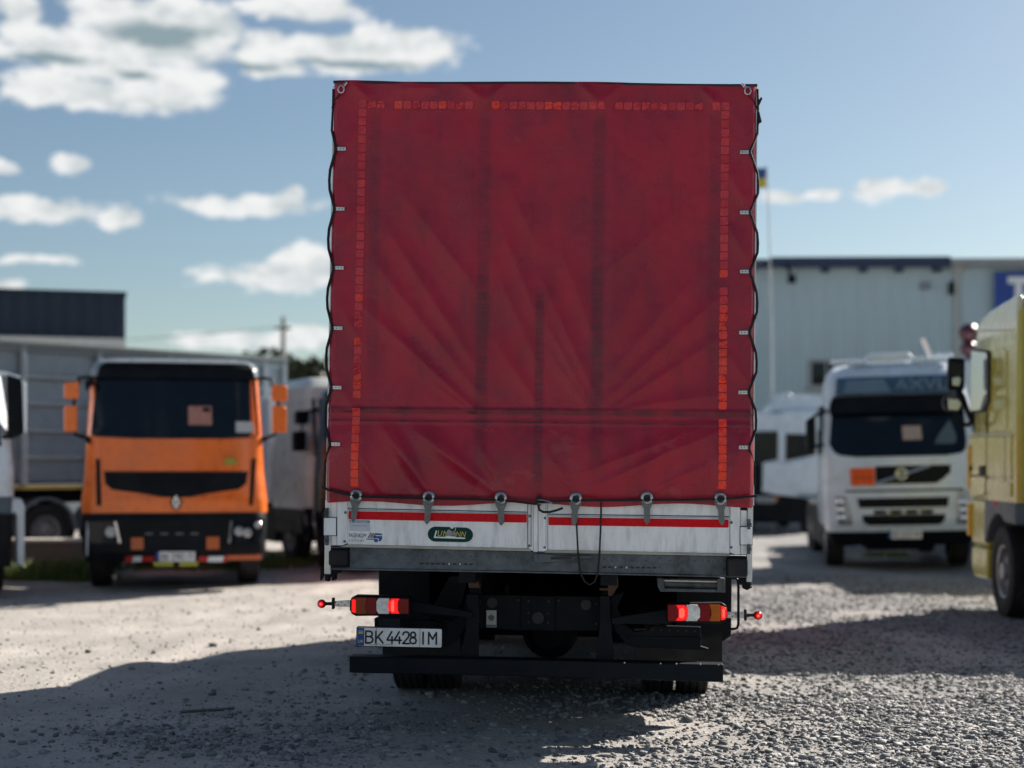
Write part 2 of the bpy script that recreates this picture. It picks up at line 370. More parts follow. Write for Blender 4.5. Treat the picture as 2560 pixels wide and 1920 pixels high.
me.polygons.add(len(quads)); me.polygons.foreach_set('loop_start', np.arange(0, len(quads)*4, 4)); me.polygons.foreach_set('loop_total', np.full(len(quads), 4))
me.update(); me.validate()
at = me.attributes.new('stony', 'FLOAT', 'POINT'); at.data.foreach_set('value', gravel_mask(X, Y).ravel())
me.polygons.foreach_set('use_smooth', [True]*len(me.polygons))
gm = bpy.data.materials.new('yard_dirt'); gm.use_nodes = True
nt = gm.node_tree; P = nt.nodes['Principled BSDF']; L = nt.links
tcg = nt.nodes.new('ShaderNodeTexCoord')
def gnoise(s, d=6, r=0.6):
    n = nt.nodes.new('ShaderNodeTexNoise'); n.inputs['Scale'].default_value = s; n.inputs['Detail'].default_value = d; n.inputs['Roughness'].default_value = r
    L.new(tcg.outputs['Object'], n.inputs['Vector']); return n.outputs[0]
def gmix(f, a, b, lo=0.0, hi=1.0):
    r = nt.nodes.new('ShaderNodeMapRange'); L.new(f, r.inputs[0]); r.inputs[1].default_value = lo; r.inputs[2].default_value = hi
    m = nt.nodes.new('ShaderNodeMix'); m.data_type = 'RGBA'; L.new(r.outputs[0], m.inputs[0])
    for i, v in ((6, a), (7, b)):
        if isinstance(v, tuple): m.inputs[i].default_value = (*v, 1)
        else: L.new(v, m.inputs[i])
    return m.outputs[2]
att = nt.nodes.new('ShaderNodeAttribute'); att.attribute_name = 'stony'
dirt = gmix(gnoise(1.1), (0.33, 0.31, 0.29), (0.45, 0.42, 0.39), 0.35, 0.65)
dirt = gmix(gnoise(22, 5), dirt, (0.24, 0.23, 0.22), 0.5, 0.8)
stone = gmix(gnoise(35, 6, 0.7), (0.13, 0.135, 0.145), (0.36, 0.35, 0.34), 0.35, 0.65)
base = gmix(att.outputs['Fac'], dirt, stone, 0.15, 0.9)
vor = nt.nodes.new('ShaderNodeTexVoronoi'); vor.inputs['Scale'].default_value = 26; L.new(tcg.outputs['Object'], vor.inputs['Vector'])
base = gmix(vor.outputs['Distance'], (0.10, 0.095, 0.09), base, 0.05, 0.16)
L.new(base, P.inputs['Base Color']); P.inputs['Roughness'].default_value = 0.95; P.inputs['Specular IOR Level'].default_value = 0.2
bm1 = nt.nodes.new('ShaderNodeBump'); bm1.inputs['Strength'].default_value = 0.55; bm1.inputs['Distance'].default_value = 0.012
L.new(gnoise(55, 6, 0.7), bm1.inputs['Height'])
bm2 = nt.nodes.new('ShaderNodeBump'); bm2.inputs['Strength'].default_value = 0.35; bm2.inputs['Distance'].default_value = 0.02
L.new(vor.outputs['Distance'], bm2.inputs['Height']); L.new(bm1.outputs[0], bm2.inputs['Normal']); L.new(bm2.outputs[0], P.inputs['Normal'])
me.materials.append(gm)
ground = link(bpy.data.objects.new('ground', me)); tag(ground, 'pale dusty dirt yard with stony patches', 'ground', kind='structure')

# loose chippings: nobody could count them
def scatter(n, d0, d1, s0, s1, seed, keep):
    rng = np.random.RandomState(seed)
    u = rng.rand(n); d = d0*np.exp(u*math.log(d1/d0)) if d1 > d0*1.6 else d0+(d1-d0)*u
    x = (rng.rand(n)*2-1)*0.36*d
    k = rng.rand(n) < keep(x, d); x, d = x[k], d[k]
    s = s0*(s1/s0)**(rng.rand(len(x))**1.7)
    return x, d, s
parts = [scatter(46000, 8.3, 11.5, 0.005, 0.034, 1, lambda x, y: gravel_mask(x,y)**1.3*1.05),
         scatter(60000, 10.5, 24, 0.010, 0.032, 2, lambda x, y: gravel_mask(x,y)**1.5*0.8),
         scatter(14000, 8.3, 24, 0.006, 0.020, 3, lambda x, y: 0.5+0*x),
         scatter(700, 8.3, 16, 0.022, 0.05, 4, lambda x, y: gravel_mask(x,y)*0.7+0.12)]
gxx = np.concatenate([p[0] for p in parts]); gyy = np.concatenate([p[1] for p in parts]); gss = np.concatenate([p[2] for p in parts])
rng = np.random.RandomState(5); ns = len(gxx)
cube = np.array([(x,y,z) for z in (-1,1) for y in (-1,1) for x in (-1,1)], float)*0.62
cf = np.array([(0,2,3,1),(4,5,7,6),(0,1,5,4),(2,6,7,3),(0,4,6,2),(1,3,7,5)])
vv = cube[None]*rng.uniform(0.55, 1.3, (ns,8,3))*np.stack([rng.uniform(0.7,1.5,ns), rng.uniform(0.6,1.1,ns), rng.uniform(0.4,0.8,ns)], -1)[:,None,:]
an = rng.rand(ns)*6.283; ti = rng.normal(0, 0.35, ns)
c, s = np.cos(ti), np.sin(ti); y2 = vv[...,1]*c[:,None]-vv[...,2]*s[:,None]; z2 = vv[...,1]*s[:,None]+vv[...,2]*c[:,None]
c, s = np.cos(an), np.sin(an); x3 = vv[...,0]*c[:,None]-y2*s[:,None]; y3 = vv[...,0]*s[:,None]+y2*c[:,None]
co = np.stack([x3, y3, z2], -1)*gss[:,None,None]
co += np.stack([gxx, gyy, ground_z(gxx, gyy)+gss*0.18], -1)[:,None,:]
fq = (cf[None]+ (np.arange(ns)*8)[:,None,None]).reshape(-1,4)
me = bpy.data.meshes.new('gravel'); me.vertices.add(ns*8); me.vertices.foreach_set('co', co.ravel())
me.loops.add(len(fq)*4); me.loops.foreach_set('vertex_index', fq.ravel())
me.polygons.add(len(fq)); me.polygons.foreach_set('loop_start', np.arange(0, len(fq)*4, 4)); me.polygons.foreach_set('loop_total', np.full(len(fq), 4))
me.update()
gmt = bpy.data.materials.new('gravel_stone'); gmt.use_nodes = True
nt = gmt.node_tree; P = nt.nodes['Principled BSDF']; L = nt.links
geo = nt.nodes.new('ShaderNodeNewGeometry'); cr = nt.nodes.new('ShaderNodeValToRGB'); L.new(geo.outputs['Random Per Island'], cr.inputs[0])
cr.color_ramp.elements[0].color = (0.10, 0.105, 0.115, 1); cr.color_ramp.elements[1].color = (0.42, 0.41, 0.40, 1)
e = cr.color_ramp.elements.new(0.45); e.color = (0.25, 0.25, 0.25, 1)
tcg = nt.nodes.new('ShaderNodeTexCoord'); n = nt.nodes.new('ShaderNodeTexNoise'); n.inputs['Scale'].default_value = 120; L.new(tcg.outputs['Object'], n.inputs['Vector'])
mx = nt.nodes.new('ShaderNodeMix'); mx.data_type = 'RGBA'; mx.blend_type = 'MULTIPLY'; mx.inputs[0].default_value = 0.25; L.new(cr.outputs[0], mx.inputs[6]); L.new(n.outputs[0], mx.inputs[7])
L.new(mx.outputs[2], P.inputs['Base Color']); P.inputs['Roughness'].default_value = 0.85
me.materials.append(gmt)
tag(link(bpy.data.objects.new('gravel', me)), 'loose grey chippings scattered over the yard', 'gravel', kind='stuff')
# ------------------------------------------------------------------ the red curtain-sided truck, seen from behind
ROLL = R(0.79)
T_LOC, T_YAW = (0.146, 9.23, 0.0), R(-3.5)
truck = empty('curtain_truck', T_LOC, T_YAW, 'big dark red tarpaulin box truck with white tailgate, seen from behind, in the middle', 'truck')
q = pixfn(Matrix.Translation(T_LOC) @ Matrix.Rotation(T_YAW, 4, 'Z') @ Matrix.Rotation(ROLL, 4, 'Y'))
def B(mb, name, m, parent=None, **k):
    return mb.build(name, m, parent or truck, roll=0.0 if parent else ROLL, **k)
def pp(pts, y=0.0): return [q(a, b, y) for a, b in pts]
def qbox(mb, x0, y0, x1, y1, d0, d1):
    a = q(x0, y0, d0); b = q(x1, y1, d0); return mb.box(min(a[0],b[0]), max(a[0],b[0]), d0, d1, min(a[1],b[1]), max(a[1],b[1]))

# tarpaulin -----------------------------------------------------------
TL, TR, BL, BR = q(836,208), q(1892,215), q(817,1257), q(1882,1265)
zt, zb = (TL[1]+TR[1])/2, (BL[1]+BR[1])/2
def xl(z): t = (z-zb)/(zt-zb); return BL[0]+(TL[0]-BL[0])*t
def xr(z): t = (z-zb)/(zt-zb); return BR[0]+(TR[0]-BR[0])*t
_r = []      # folds in the cloth: (x0,z0,x1,z1,half width,amplitude)
for (a, b, c, d, w, am) in [
    (960,560,1195,925,26,11),(930,650,1200,985,24,10),(1000,480,1205,740,30,9),(900,760,1190,1025,20,9),(985,880,1200,1030,16,5),
    (1250,560,1350,810,30,10),(1225,640,1352,930,28,9),(1260,440,1345,620,40,8),(1240,860,1350,1020,20,6),
    (1355,700,1485,985,24,11),(1350,780,1475,1010,20,9),(1400,620,1490,860,26,8),(1370,880,1470,1025,16,6),
    (1800,740,1515,1005,24,11),(1740,690,1515,950,26,9),(1780,860,1535,1020,18,9),(1650,600,1505,900,28,8),(1800,990,1520,1030,18,7),(1700,520,1500,700,40,7),
    (955,1060,1070,1225,16,13),(985,1075,1080,1230,13,10),(1030,1065,1240,1232,20,12),(1090,1090,1250,1235,16,7),(1200,1110,1258,1230,13,9),(900,1130,960,1235,12,7),
    (1810,1075,1450,1232,24,15),(1770,1065,1440,1190,18,9),(1760,1170,1620,1235,14,9),(1700,1110,1560,1200,18,6),(1790,1120,1800,1235,13,8),(1370,1140,1440,1235,14,6),(1860,1090,1810,1235,14,7),
    (1210,255,1160,210,18,9),(1212,262,1262,214,18,9),(1500,262,1450,216,16,9),(1502,265,1550,218,16,9),(1800,270,1755,222,16,8),(930,262,880,214,16,8),(1000,230,1090,225,14,5),
    (900,320,850,420,22,7),(905,520,848,600,18,6),(1815,420,1870,520,20,6),(1815,560,1872,660,20,6),(1810,880,1870,960,18,7),(850,760,905,860,20,7),(845,960,900,1040,18,7),(1650,330,1560,520,50,7),(1100,330,1010,520,50,7)]:
    p0 = q(a, b); p1 = q(c, d); _r.append((p0[0],p0[1],p1[0],p1[1],w/417,am*1.6/1000))
SEAM_Z = [q(1350,1028)[1], q(1350,1057)[1]]
_belly = lambda x, z: 0
def tarp_y(x, z):
    x = np.asarray(x, float); z = np.asarray(z, float); y = np.zeros_like(x*z)
    for (x0,z0,x1,z1,w,am) in _r:
        dx, dz = x1-x0, z1-z0; L2 = dx*dx+dz*dz; t = np.clip(((x-x0)*dx+(z-z0)*dz)/L2, 0, 1)
        dist = np.hypot(x-x0-t*dx, z-z0-t*dz); ww = w*(1.35-0.75*t)
        y -= am*(0.62*np.exp(-(dist/ww)**2)+0.42*np.exp(-dist/(0.45*ww)))*np.sin(np.pi*np.clip(0.06+0.9*t,0,1))**0.6
    y -= 0.030*np.sin(np.pi*np.clip((z-zb)/(SEAM_Z[1]-zb),0,1))*(z < SEAM_Z[1])
    tt = np.clip((z-SEAM_Z[0])/(zt-SEAM_Z[0]),0,1); uu = np.clip((x-xl(z))/(xr(z)-xl(z)),0,1)
    y += 0.022*np.sin(np.pi*tt)*np.abs(np.sin(np.pi*uu*3))**0.8*(z > SEAM_Z[0])
    for sz, a in ((SEAM_Z[0], 0.007), (SEAM_Z[1], 0.005)): y -= a*np.exp(-((z-sz)/0.011)**2)
    y += 0.004*(vnoise(x,z,0.16,21)-0.5)+0.0022*(vnoise(x,z,0.045,22)-0.5)
    return y-0.035
NU, NV = 230, 250
u = np.linspace(0,1,NU+1); v = np.linspace(0,1,NV+1); U, V = np.meshgrid(u, v)
Zg = zb+(zt-zb)*V; Xg = xl(Zg)+(xr(Zg)-xl(Zg))*U
zsk = (TL[1]+(TR[1]-TL[1])*U)*V + (BL[1]+(BR[1]-BL[1])*U)*(1-V) - (zt*V+zb*(1-V))
Zg2 = Zg+zsk + (1-V)**12*0.012*np.sin(U*17) + V**30*0.010*np.sin(U*11+1)
Yg = tarp_y(Xg, Zg)
edge = np.minimum(U, 1-U)*2.5; Yg += 0.035*np.exp(-(edge/0.012)**2)
mb = MB(); mb.v = [tuple(p) for p in np.stack([Xg,Yg,Zg2],-1).reshape(-1,3)]
mb.f = [(j*(NU+1)+i, j*(NU+1)+i+1, (j+1)*(NU+1)+i+1, (j+1)*(NU+1)+i) for j in range(NV) for i in range(NU)]
# cloth material: dusty PVC with rubbed bands where the roof bows and boards lie behind it
tm = bpy.data.materials.new('red_pvc_tarpaulin'); tm.use_nodes = True; nt = tm.node_tree; P = nt.nodes['Principled BSDF']; L = nt.links
tc2 = nt.nodes.new('ShaderNodeTexCoord'); sx = nt.nodes.new('ShaderNodeSeparateXYZ'); L.new(tc2.outputs['Object'], sx.inputs[0])
def tn(scale, st=(1,1,1), d=5, r=0.6):
    mp = nt.nodes.new('ShaderNodeMapping'); mp.inputs['Scale'].default_value = st; L.new(tc2.outputs['Object'], mp.inputs[0])
    n = nt.nodes.new('ShaderNodeTexNoise'); n.inputs['Scale'].default_value = scale; n.inputs['Detail'].default_value = d; n.inputs['Roughness'].default_value = r
    L.new(mp.outputs[0], n.inputs['Vector']); return n.outputs[0]
def tmath(op, a, b=None, c=None):
    n = nt.nodes.new('ShaderNodeMath'); n.operation = op
    for i, vv_ in enumerate((a,b,c)):
        if vv_ is None: continue
        if isinstance(vv_, (int,float)): n.inputs[i].default_value = vv_
        else: L.new(vv_, n.inputs[i])
    return n.outputs[0]
def tss(vv_, a, b, lo=0.0, hi=1.0):
    n = nt.nodes.new('ShaderNodeMapRange'); n.interpolation_type = 'SMOOTHSTEP'; L.new(vv_, n.inputs[0])
    n.inputs[1].default_value = a; n.inputs[2].default_value = b; n.inputs[3].default_value = lo; n.inputs[4].default_value = hi; return n.outputs[0]
def tmix(f, a, b, mode='MIX'):
    m = nt.nodes.new('ShaderNodeMix'); m.data_type = 'RGBA'; m.blend_type = mode
    if isinstance(f, (int,float)): m.inputs[0].default_value = f
    else: L.new(f, m.inputs[0])
    for i, vv_ in ((6,a),(7,b)):
        if isinstance(vv_, tuple): m.inputs[i].default_value = (*vv_,1)
        else: L.new(vv_, m.inputs[i])
    return m.outputs[2]
col = tmix(tss(tn(1.6), 0.35, 0.65), (0.28, 0.008, 0.031), (0.40, 0.010, 0.035))
col = tmix(tss(tn(9, (1,1,0.35)), 0.45, 0.75, 0, 0.35), col, (0.10, 0.010, 0.022))
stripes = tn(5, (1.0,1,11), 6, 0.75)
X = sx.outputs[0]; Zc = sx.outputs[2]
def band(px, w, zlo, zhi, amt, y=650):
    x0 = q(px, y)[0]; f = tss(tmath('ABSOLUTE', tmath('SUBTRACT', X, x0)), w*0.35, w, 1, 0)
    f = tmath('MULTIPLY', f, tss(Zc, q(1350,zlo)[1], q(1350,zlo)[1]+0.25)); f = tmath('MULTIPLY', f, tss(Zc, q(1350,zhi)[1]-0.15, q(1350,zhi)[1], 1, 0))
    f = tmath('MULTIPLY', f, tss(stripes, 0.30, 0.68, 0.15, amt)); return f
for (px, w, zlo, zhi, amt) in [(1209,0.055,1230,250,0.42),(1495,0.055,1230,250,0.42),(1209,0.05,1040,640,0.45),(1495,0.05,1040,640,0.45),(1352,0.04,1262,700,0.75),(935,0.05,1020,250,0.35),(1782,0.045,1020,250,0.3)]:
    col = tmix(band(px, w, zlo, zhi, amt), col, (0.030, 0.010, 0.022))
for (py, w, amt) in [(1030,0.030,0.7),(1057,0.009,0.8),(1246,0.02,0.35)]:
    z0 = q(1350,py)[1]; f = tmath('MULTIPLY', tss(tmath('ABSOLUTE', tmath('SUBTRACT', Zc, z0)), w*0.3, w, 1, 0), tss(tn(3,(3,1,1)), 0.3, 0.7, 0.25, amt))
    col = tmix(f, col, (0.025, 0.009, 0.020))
scr = tss(tn(4.5, (1,1,1), 9, 0.78), 0.62, 0.74, 0, 0.30)
col = tmix(scr, col, (0.34, 0.10, 0.11))
flapm = tss(Zc, SEAM_Z[1]-0.05, SEAM_Z[1]+0.02, 1, 0)
col = tmix(tmath('MULTIPLY', flapm, tss(tn(3.4, (1,1,1.4), 9, 0.74), 0.56, 0.64, 0, 0.32)), col, (0.42, 0.08, 0.09))
col = tmix(tmath('MULTIPLY', flapm, tss(tn(9, (0.5,1,2.2), 6, 0.7), 0.62, 0.70, 0, 0.5)), col, (0.06, 0.006, 0.014))
L.new(col, P.inputs['Base Color'])
L.new(tss(tn(3.2), 0.3, 0.7, 0.22, 0.42), P.inputs['Roughness']); P.inputs['Specular IOR Level'].default_value = 0.40
wv = nt.nodes.new('ShaderNodeBump'); wv.inputs['Strength'].default_value = 0.22; wv.inputs['Distance'].default_value = 0.004
hsum = tmath('ADD', tn(70, (1,1,0.3)), tn(70, (0.3,1,1))); L.new(hsum, wv.inputs['Height'])
L.new(wv.outputs[0], P.inputs['Normal'])
cloth = B(mb, 'rear_tarpaulin', tm, smooth=True, label='dark red rear curtain, creased and stained')
M_tarp2 = tm

# box: sides, roof, front, floor, posts -------------------------------
BOXL = 5.2
zf = q(1350,1372)[1]                       # tailgate bottom
hw = (BR[0]-BL[0])/2; xc = (BR[0]+BL[0])/2
def wavy(side):
    mb = MB()
    def fn(a, b):
        z = zf+0.45+(zt-0.05-zf-0.45)*b; e = xl(z) if side < 0 else xr(z)
        return (e + side*(-0.012 + 0.018*math.sin(a*40)*math.sin(b*3.1)), 0.01+(BOXL-0.01)*a, z)
    return mb.grid(fn, 60, 14)
M_side = mat('grey_side_curtain', (0.20,0.21,0.22), 0.5)
B(wavy(-1), 'side_curtain', M_side, smooth=True); B(wavy(1), 'side_curtain', M_side, smooth=True)
mb = MB(); mb.grid(lambda a, b: (xl(zt)+0.004+(xr(zt)-xl(zt)-0.008)*a, 0.0+BOXL*b, zt-0.012+0.02*math.sin(math.pi*a)-0.008*math.sin(b*30)), 16, 40); B(mb, 'roof_tarpaulin', tm, smooth=True)
B(MB().box(xc-hw+0.02, xc+hw-0.02, BOXL-0.03, BOXL, zf, zt-0.03), 'front_bulkhead', M_alu)
B(MB().box(xc-hw+0.03, xc+hw-0.03, 0.05, BOXL-0.03, zf-0.02, zf+0.02), 'load_floor', mat('ply_floor', (0.12,0.07,0.04), 0.7))
for s in (-1, 1):
    e = xc+s*(hw-0.02)
    B(MB().box(e-0.012, e+0.012, 0.02, BOXL-0.03, zf-0.01, zf+0.44), 'drop_side', M_gatewhite, bevel=0.004)
for (a, b, name) in ((813,829,'l'), (1868,1882,'r')):
    x0 = q(a,1300)[0]; x1 = q(b,1300)[0]
    B(MB().box(x0, x1, -0.012, 0.045, q(850,1436)[1], q(850,1258)[1]+0.02), 'corner_post', M_alu, bevel=0.004)
mb = MB()
e0, e1 = q(816,1256), q(834,216); mb.prism([(e0[0]-0.004,e0[1]), (e0[0]+0.02,e0[1]), (e1[0]+0.02,e1[1]), (e1[0]-0.002,e1[1])], -0.004, 0.03); B(mb, 'curtain_edge_rail', M_alu)
mb = MB()
e0, e1 = q(1884,1264), q(1893,222); mb.prism([(e0[0]-0.02,e0[1]), (e0[0]+0.003,e0[1]), (e1[0]+0.002,e1[1]), (e1[0]-0.02,e1[1])], -0.004, 0.03); B(mb, 'curtain_edge_rail', M_alu)
# top edge welt
mb = MB(); mb.tube([(*q(836+1056*t,206+9*t+2*math.sin(t*9)),) for t in [i/30 for i in range(31)]] and [(q(836+1056*t,208+8*t+1.5*math.sin(t*9))[0], -0.03, q(836+1056*t,208+8*t+1.5*math.sin(t*9))[1]) for t in [i/30 for i in range(31)]], 0.009, 6); B(mb, 'top_welt', mat('dark_welt', (0.03,0.012,0.016), 0.6), smooth=True)

# reflective tape squares, each a piece of its own ----------------------
M_tape = [mat('tape_square_a', (0.56,0.036,0.052), 0.3, var=0.2, scale=30, spec=0.35),
          mat('tape_square_b', (0.95,0.048,0.020), 0.25, var=0.2, scale=30, spec=0.4),
          mat('tape_square_c', (0.48,0.028,0.046), 0.35, var=0.2, scale=30, spec=0.3),
          mat('tape_square_d', (0.74,0.045,0.032), 0.28, var=0.2, scale=30, spec=0.4)]
rt = random.Random(3)
def square(px, py, w, h, kind, crumple):
    cx, cz = q(px, py); n = 4; mb = MB(); ox = [rt.uniform(-1,1)*crumple for _ in range(25)]
    cut = rt.choice([0,0,0,1,2]) if crumple > 0.002 else 0
    def fn(a, b):
        a2, b2 = a, b
        x = cx+(a-0.5)*w; z = cz+(b-0.5)*h
        if (a in (0,1)) and (b in (0,1)): x = cx+(a-0.5)*w*0.92; z = cz+(b-0.5)*h*0.93
        if cut == 1 and b > 0.9: z -= 0.35*h*(1-a)
        if cut == 2 and a > 0.9: x -= 0.3*w*b
        return (x, float(tarp_y(x, z))-0.0045+ox[int(a*n)*5+int(b*n)], z)
    mb.grid(fn, n, n)
    return B(mb, 'reflective_square', M_tape[kind], smooth=(crumple < 0.001))
N = 44
for i in range(N):  # squares more orange downwards, painting the glow reflected from the sunlit ground
    t = i/(N-1); py = 263+(1206-263)*t
    cr = 0.0004 if t < 0.55 else rt.choice([0.0006, 0.004, 0.006]) if t < 0.83 else 0.0008
    if i not in (26, 34): square(909-19*t, py, 0.047, 0.047 if t < 0.8 else 0.049, (2 if rt.random() < 0.4 else 0) if t < 0.5 else (rt.choice([0,3]) if t < 0.72 else 3 if t < 0.9 else 1), cr)
    cr = 0.0004 if t < 0.48 else rt.choice([0.0006, 0.004]) if t < 0.8 else 0.0003
    if i not in (20, 35): square(1812.5-9*t, py+6, 0.048, 0.047 if t < 0.8 else 0.049, (2 if rt.random() < 0.4 else 0) if t < 0.42 else (rt.choice([0,3]) if t < 0.58 else 3 if t < 0.72 else 1), cr)
for i in range(1, 41):
    t = i/41
    if i in (3, 13, 14, 28, 39): continue
    square(910+902*t, 265+5*t, 0.048, 0.046, rt.choice([0,0,0,3,2]), rt.choice([0.0006, 0.002, 0.005]))
# lashing clips and rope ------------------------------------------------
CL = [(855,376),(851,525),(849,672),(846,822),(844,970),(842,1111)]
CR = [(1862,384),(1862,534),(1862,681),(1860,833),(1858,982),(1858,1119)]
for lst, s in ((CL,-1),(CR,1)):
    for (a, b) in lst:
        x, z = q(a, b); y = float(tarp_y(x, z))
        mb = MB(); mb.prism([(x-s*0.032,z-0.011),(x+s*0.012,z-0.011),(x+s*0.034,z-0.008),(x+s*0.034,z+0.010),(x+s*0.012,z+0.012),(x-s*0.032,z+0.011)], y-0.014, y-0.006)
        c = B(mb, 'lashing_clip', M_zinc, bevel=0.002)
        for k in (-0.018, 0.001):
            B(MB().prism(circ(x+s*k, z, 0.0035, 8), y-0.0155, y-0.013), 'rivet', M_ink, c)
def zigzag(lst, s, ex0, ex1):
    pts = []
    ytop = 245
    def edge_pt(px, py): x, z = q(px, py); return (x, 0.0, z)
    pts.append(edge_pt(ex0+s*2, ytop-22)); pts.append(edge_pt(ex0+s*3, ytop+25))
    prev = ytop+20
    for i, (a, b) in enumerate(lst):
        ex = ex0+(ex1-ex0)*(b-208)/1050
        if i: 
            m = (prev+b)/2; pts += [edge_pt(ex+s*5, m-26), edge_pt(ex+s*7, m), edge_pt(ex+s*6, m+24)]
        else: pts += [edge_pt(ex+s*3, b-50)]
        x, z = q(a+s*11, b); pts.append((x, float(tarp_y(x,z))-0.018, z)); prev = b
    ex = ex1; pts += [edge_pt(ex+s*4, prev+45), edge_pt(ex+s*5, prev+90), edge_pt(ex+s*6, 1216)]
    return pts
left = zigzag(CL, -1, 836, 817); right = zigzag(CR, 1, 1892, 1882)
B(MB().tube(left, 0.0085, 6), 'lashing_rope', M_rope, smooth=True); B(MB().tube(right, 0.0085, 6), 'lashing_rope', M_rope, smooth=True)
def rope_pts(pl, off=0.022): return [(*(lambda xz: (xz[0], -0.055-off, xz[1]))(q(a, b)),) for a, b in pl]
B(MB().tube(rope_pts([(812,1216),(826,1224),(860,1232),(895,1240),(985,1243),(1075,1245),(1165,1247),(1254,1249),(1300,1254),(1340,1259),(1352,1256)]), 0.0085, 6), 'hem_rope', M_rope, smooth=True)
B(MB().tube(rope_pts([(1352,1254),(1382,1253),(1440,1250),(1525,1250),(1616,1249),(1710,1249),(1799,1247),(1850,1243),(1888,1239)]), 0.0085, 6), 'hem_rope', M_rope, smooth=True)
B(MB().tube(rope_pts([(1347,1240),(1347,1262),(1350,1274),(1360,1279),(1375,1279),(1392,1275),(1408,1269)],0.03), 0.007, 6), 'rope_tail', M_rope, smooth=True)
B(MB().tube(rope_pts([(1345,1249),(1355,1249),(1375,1253),(1382,1256),(1360,1258),(1345,1259)],0.034), 0.003, 5), 'wire_tie', M_zinc)
B(MB().tube(rope_pts([(1379,1256),(1382,1262),(1381,1271)],0.034), 0.002, 5), 'wire_tie', M_zinc)
B(MB().prism(pp([(1340,1244),(1353,1238),(1354,1262),(1346,1268)]), -0.085, -0.06), 'rope_knot', M_rope, bevel=0.006)
# ratchet rags at the top right
for pl in ([(1893,258),(1902,243),(1906,247),(1899,262),(1893,268)], [(1893,290),(1898,280),(1904,305),(1898,308)]):
    B(MB().prism(pp(pl), -0.01, 0.015), 'torn_flap', mat('torn_cloth', (0.012,0.012,0.014), 0.8))
for (a, b, s) in ((857,229,1),(1867,233,-1)):
    x, z = q(a, b); mb = MB()
    mb.tube([(x+0.018*math.cos(t), -0.06, z+0.022*math.sin(t)) for t in [2*math.pi*k/14 for k in range(15)]], 0.0045, 5); h = B(mb, 'corner_ring', M_zinc, smooth=True)
    mb = MB(); mb.tube([(x+s*0.016,-0.06,z+0.02),(x+s*0.032,-0.055,z+0.042)], 0.008, 6); B(mb, 'ring_clip', M_zinc, h)
    mb = MB(); mb.tube([(x,-0.06,z-0.02),(x-s*0.045,-0.03,z-0.06),(x-s*0.065,0.0,z-0.10)], 0.004, 5); B(mb, 'corner_cord', M_rope)
# eyelets and strap handles ---------------------------------------------
for (a, b, c, d) in ((895,1239,887,1304),(1075,1243,1070,1311),(1254,1245,1255,1314),(1440,1246,1435,1314),(1616.5,1244,1617,1311),(1799,1246,1803,1313)):
    x, z = q(a, b); x2, z2 = q(c, d); y = -0.068
    mb = MB(); mb.lathe([(0.019,0.0),(0.020,-0.012),(0.027,-0.018),(0.035,-0.012),(0.037,0.0)], (x,y,z), 'y', 28); e = B(mb, 'eyelet', M_zinc, smooth=True)
    B(MB().prism(circ(x, z, 0.0195, 18), y-0.001, y+0.004), 'eyelet_hole', M_ink, e)
    dx = x2-x; nrm = lambda t, w: (x+dx*t+w, z+(z2-z)*t)
    poly = [nrm(0.0,-0.040),nrm(0.18,-0.036),nrm(0.42,-0.019),nrm(0.88,-0.017),nrm(1.0,0.0),nrm(0.88,0.017),nrm(0.42,0.019),nrm(0.18,0.036),nrm(0.0,0.040),nrm(-0.2,0.03),nrm(-0.24,0.0),nrm(-0.2,-0.03)]
    B(MB().prism(poly, y+0.002, y+0.008), 'strap_handle', M_strap, bevel=0.002)
# tailgate ----------------------------------------------------------------
gl = MB().prism(pp([(869,1240),(1319,1244),(1319,1371),(869,1361)]), -0.012, 0.018)
gate_l = B(gl, 'tailgate_panel', M_gatewhite, bevel=0.003)
gr = MB().prism(pp([(1370,1245),(1824,1247),(1824,1384),(1370,1375)]), -0.012, 0.018)
gate_r = B(gr, 'tailgate_panel', M_gatewhite, bevel=0.003)
M_lip = mat('gate_lip', (0.42,0.40,0.34), 0.5, dirt=(0.15,0.13,0.11), dirt_amt=0.5)
for g, pl in ((gate_l, [(869,1361),(1328,1371),(1328,1378),(850,1367)]), (gate_r, [(1362,1374),(1824,1384),(1824,1390),(1362,1381)])):
    B(MB().prism(pp(pl), -0.022, 0.02), 'bottom_lip', M_lip, g, bevel=0.002)
M_stripe = mat('pinstripe', (0.045,0.07,0.12), 0.4)
M_stripe2 = mat('pinstripe_grey', (0.22,0.28,0.29), 0.4)
for g, x0, x1, ya, yb in ((gate_l,871,1318,1269.5,1279),(gate_r,1371,1822,1284,1290)):
    B(MB().prism(pp([(x0,ya),(x1,yb),(x1,yb+2.6),(x0,ya+2.6)]), -0.0145, -0.011), 'pinstripe', M_stripe, g)
    B(MB().prism(pp([(x0,ya+4.5),(x1,yb+4.5),(x1,yb+6),(x0,ya+6)]), -0.0145, -0.011), 'pinstripe', M_stripe2, g)
for g, x0, x1, ya, yb, h in ((gate_l,872.5,1317.5,1277.5,1286,20.5),(gate_r,1371.5,1821,1292.5,1299,20)):
    a = q(x0,ya); b = q(x1,yb); c = q(x1,yb+h); d = q(x0,ya+h)
    pl = rrect(0,1,0,1,0.12,3)
    poly = [(d[0]+(a[0]-d[0])*vv_ + (c[0]-d[0])*(0.5+(uu_-0.5)*1.0) if 0 else a[0]+(b[0]-a[0])*uu_ if 0 else d[0]+(c[0]-d[0])*uu_+(a[0]-d[0])*vv_, d[1]+(c[1]-d[1])*uu_+(a[1]-d[1])*vv_) for uu_, vv_ in [( (p[0] if 0.13<p[0]<0.87 else (p[0]*0.045 if p[0]<0.5 else 1-(1-p[0])*0.045)), p[1]) for p in pl]]
    B(MB().prism(poly, -0.0155, -0.011), 'red_reflector_strip', M_redtape, g)
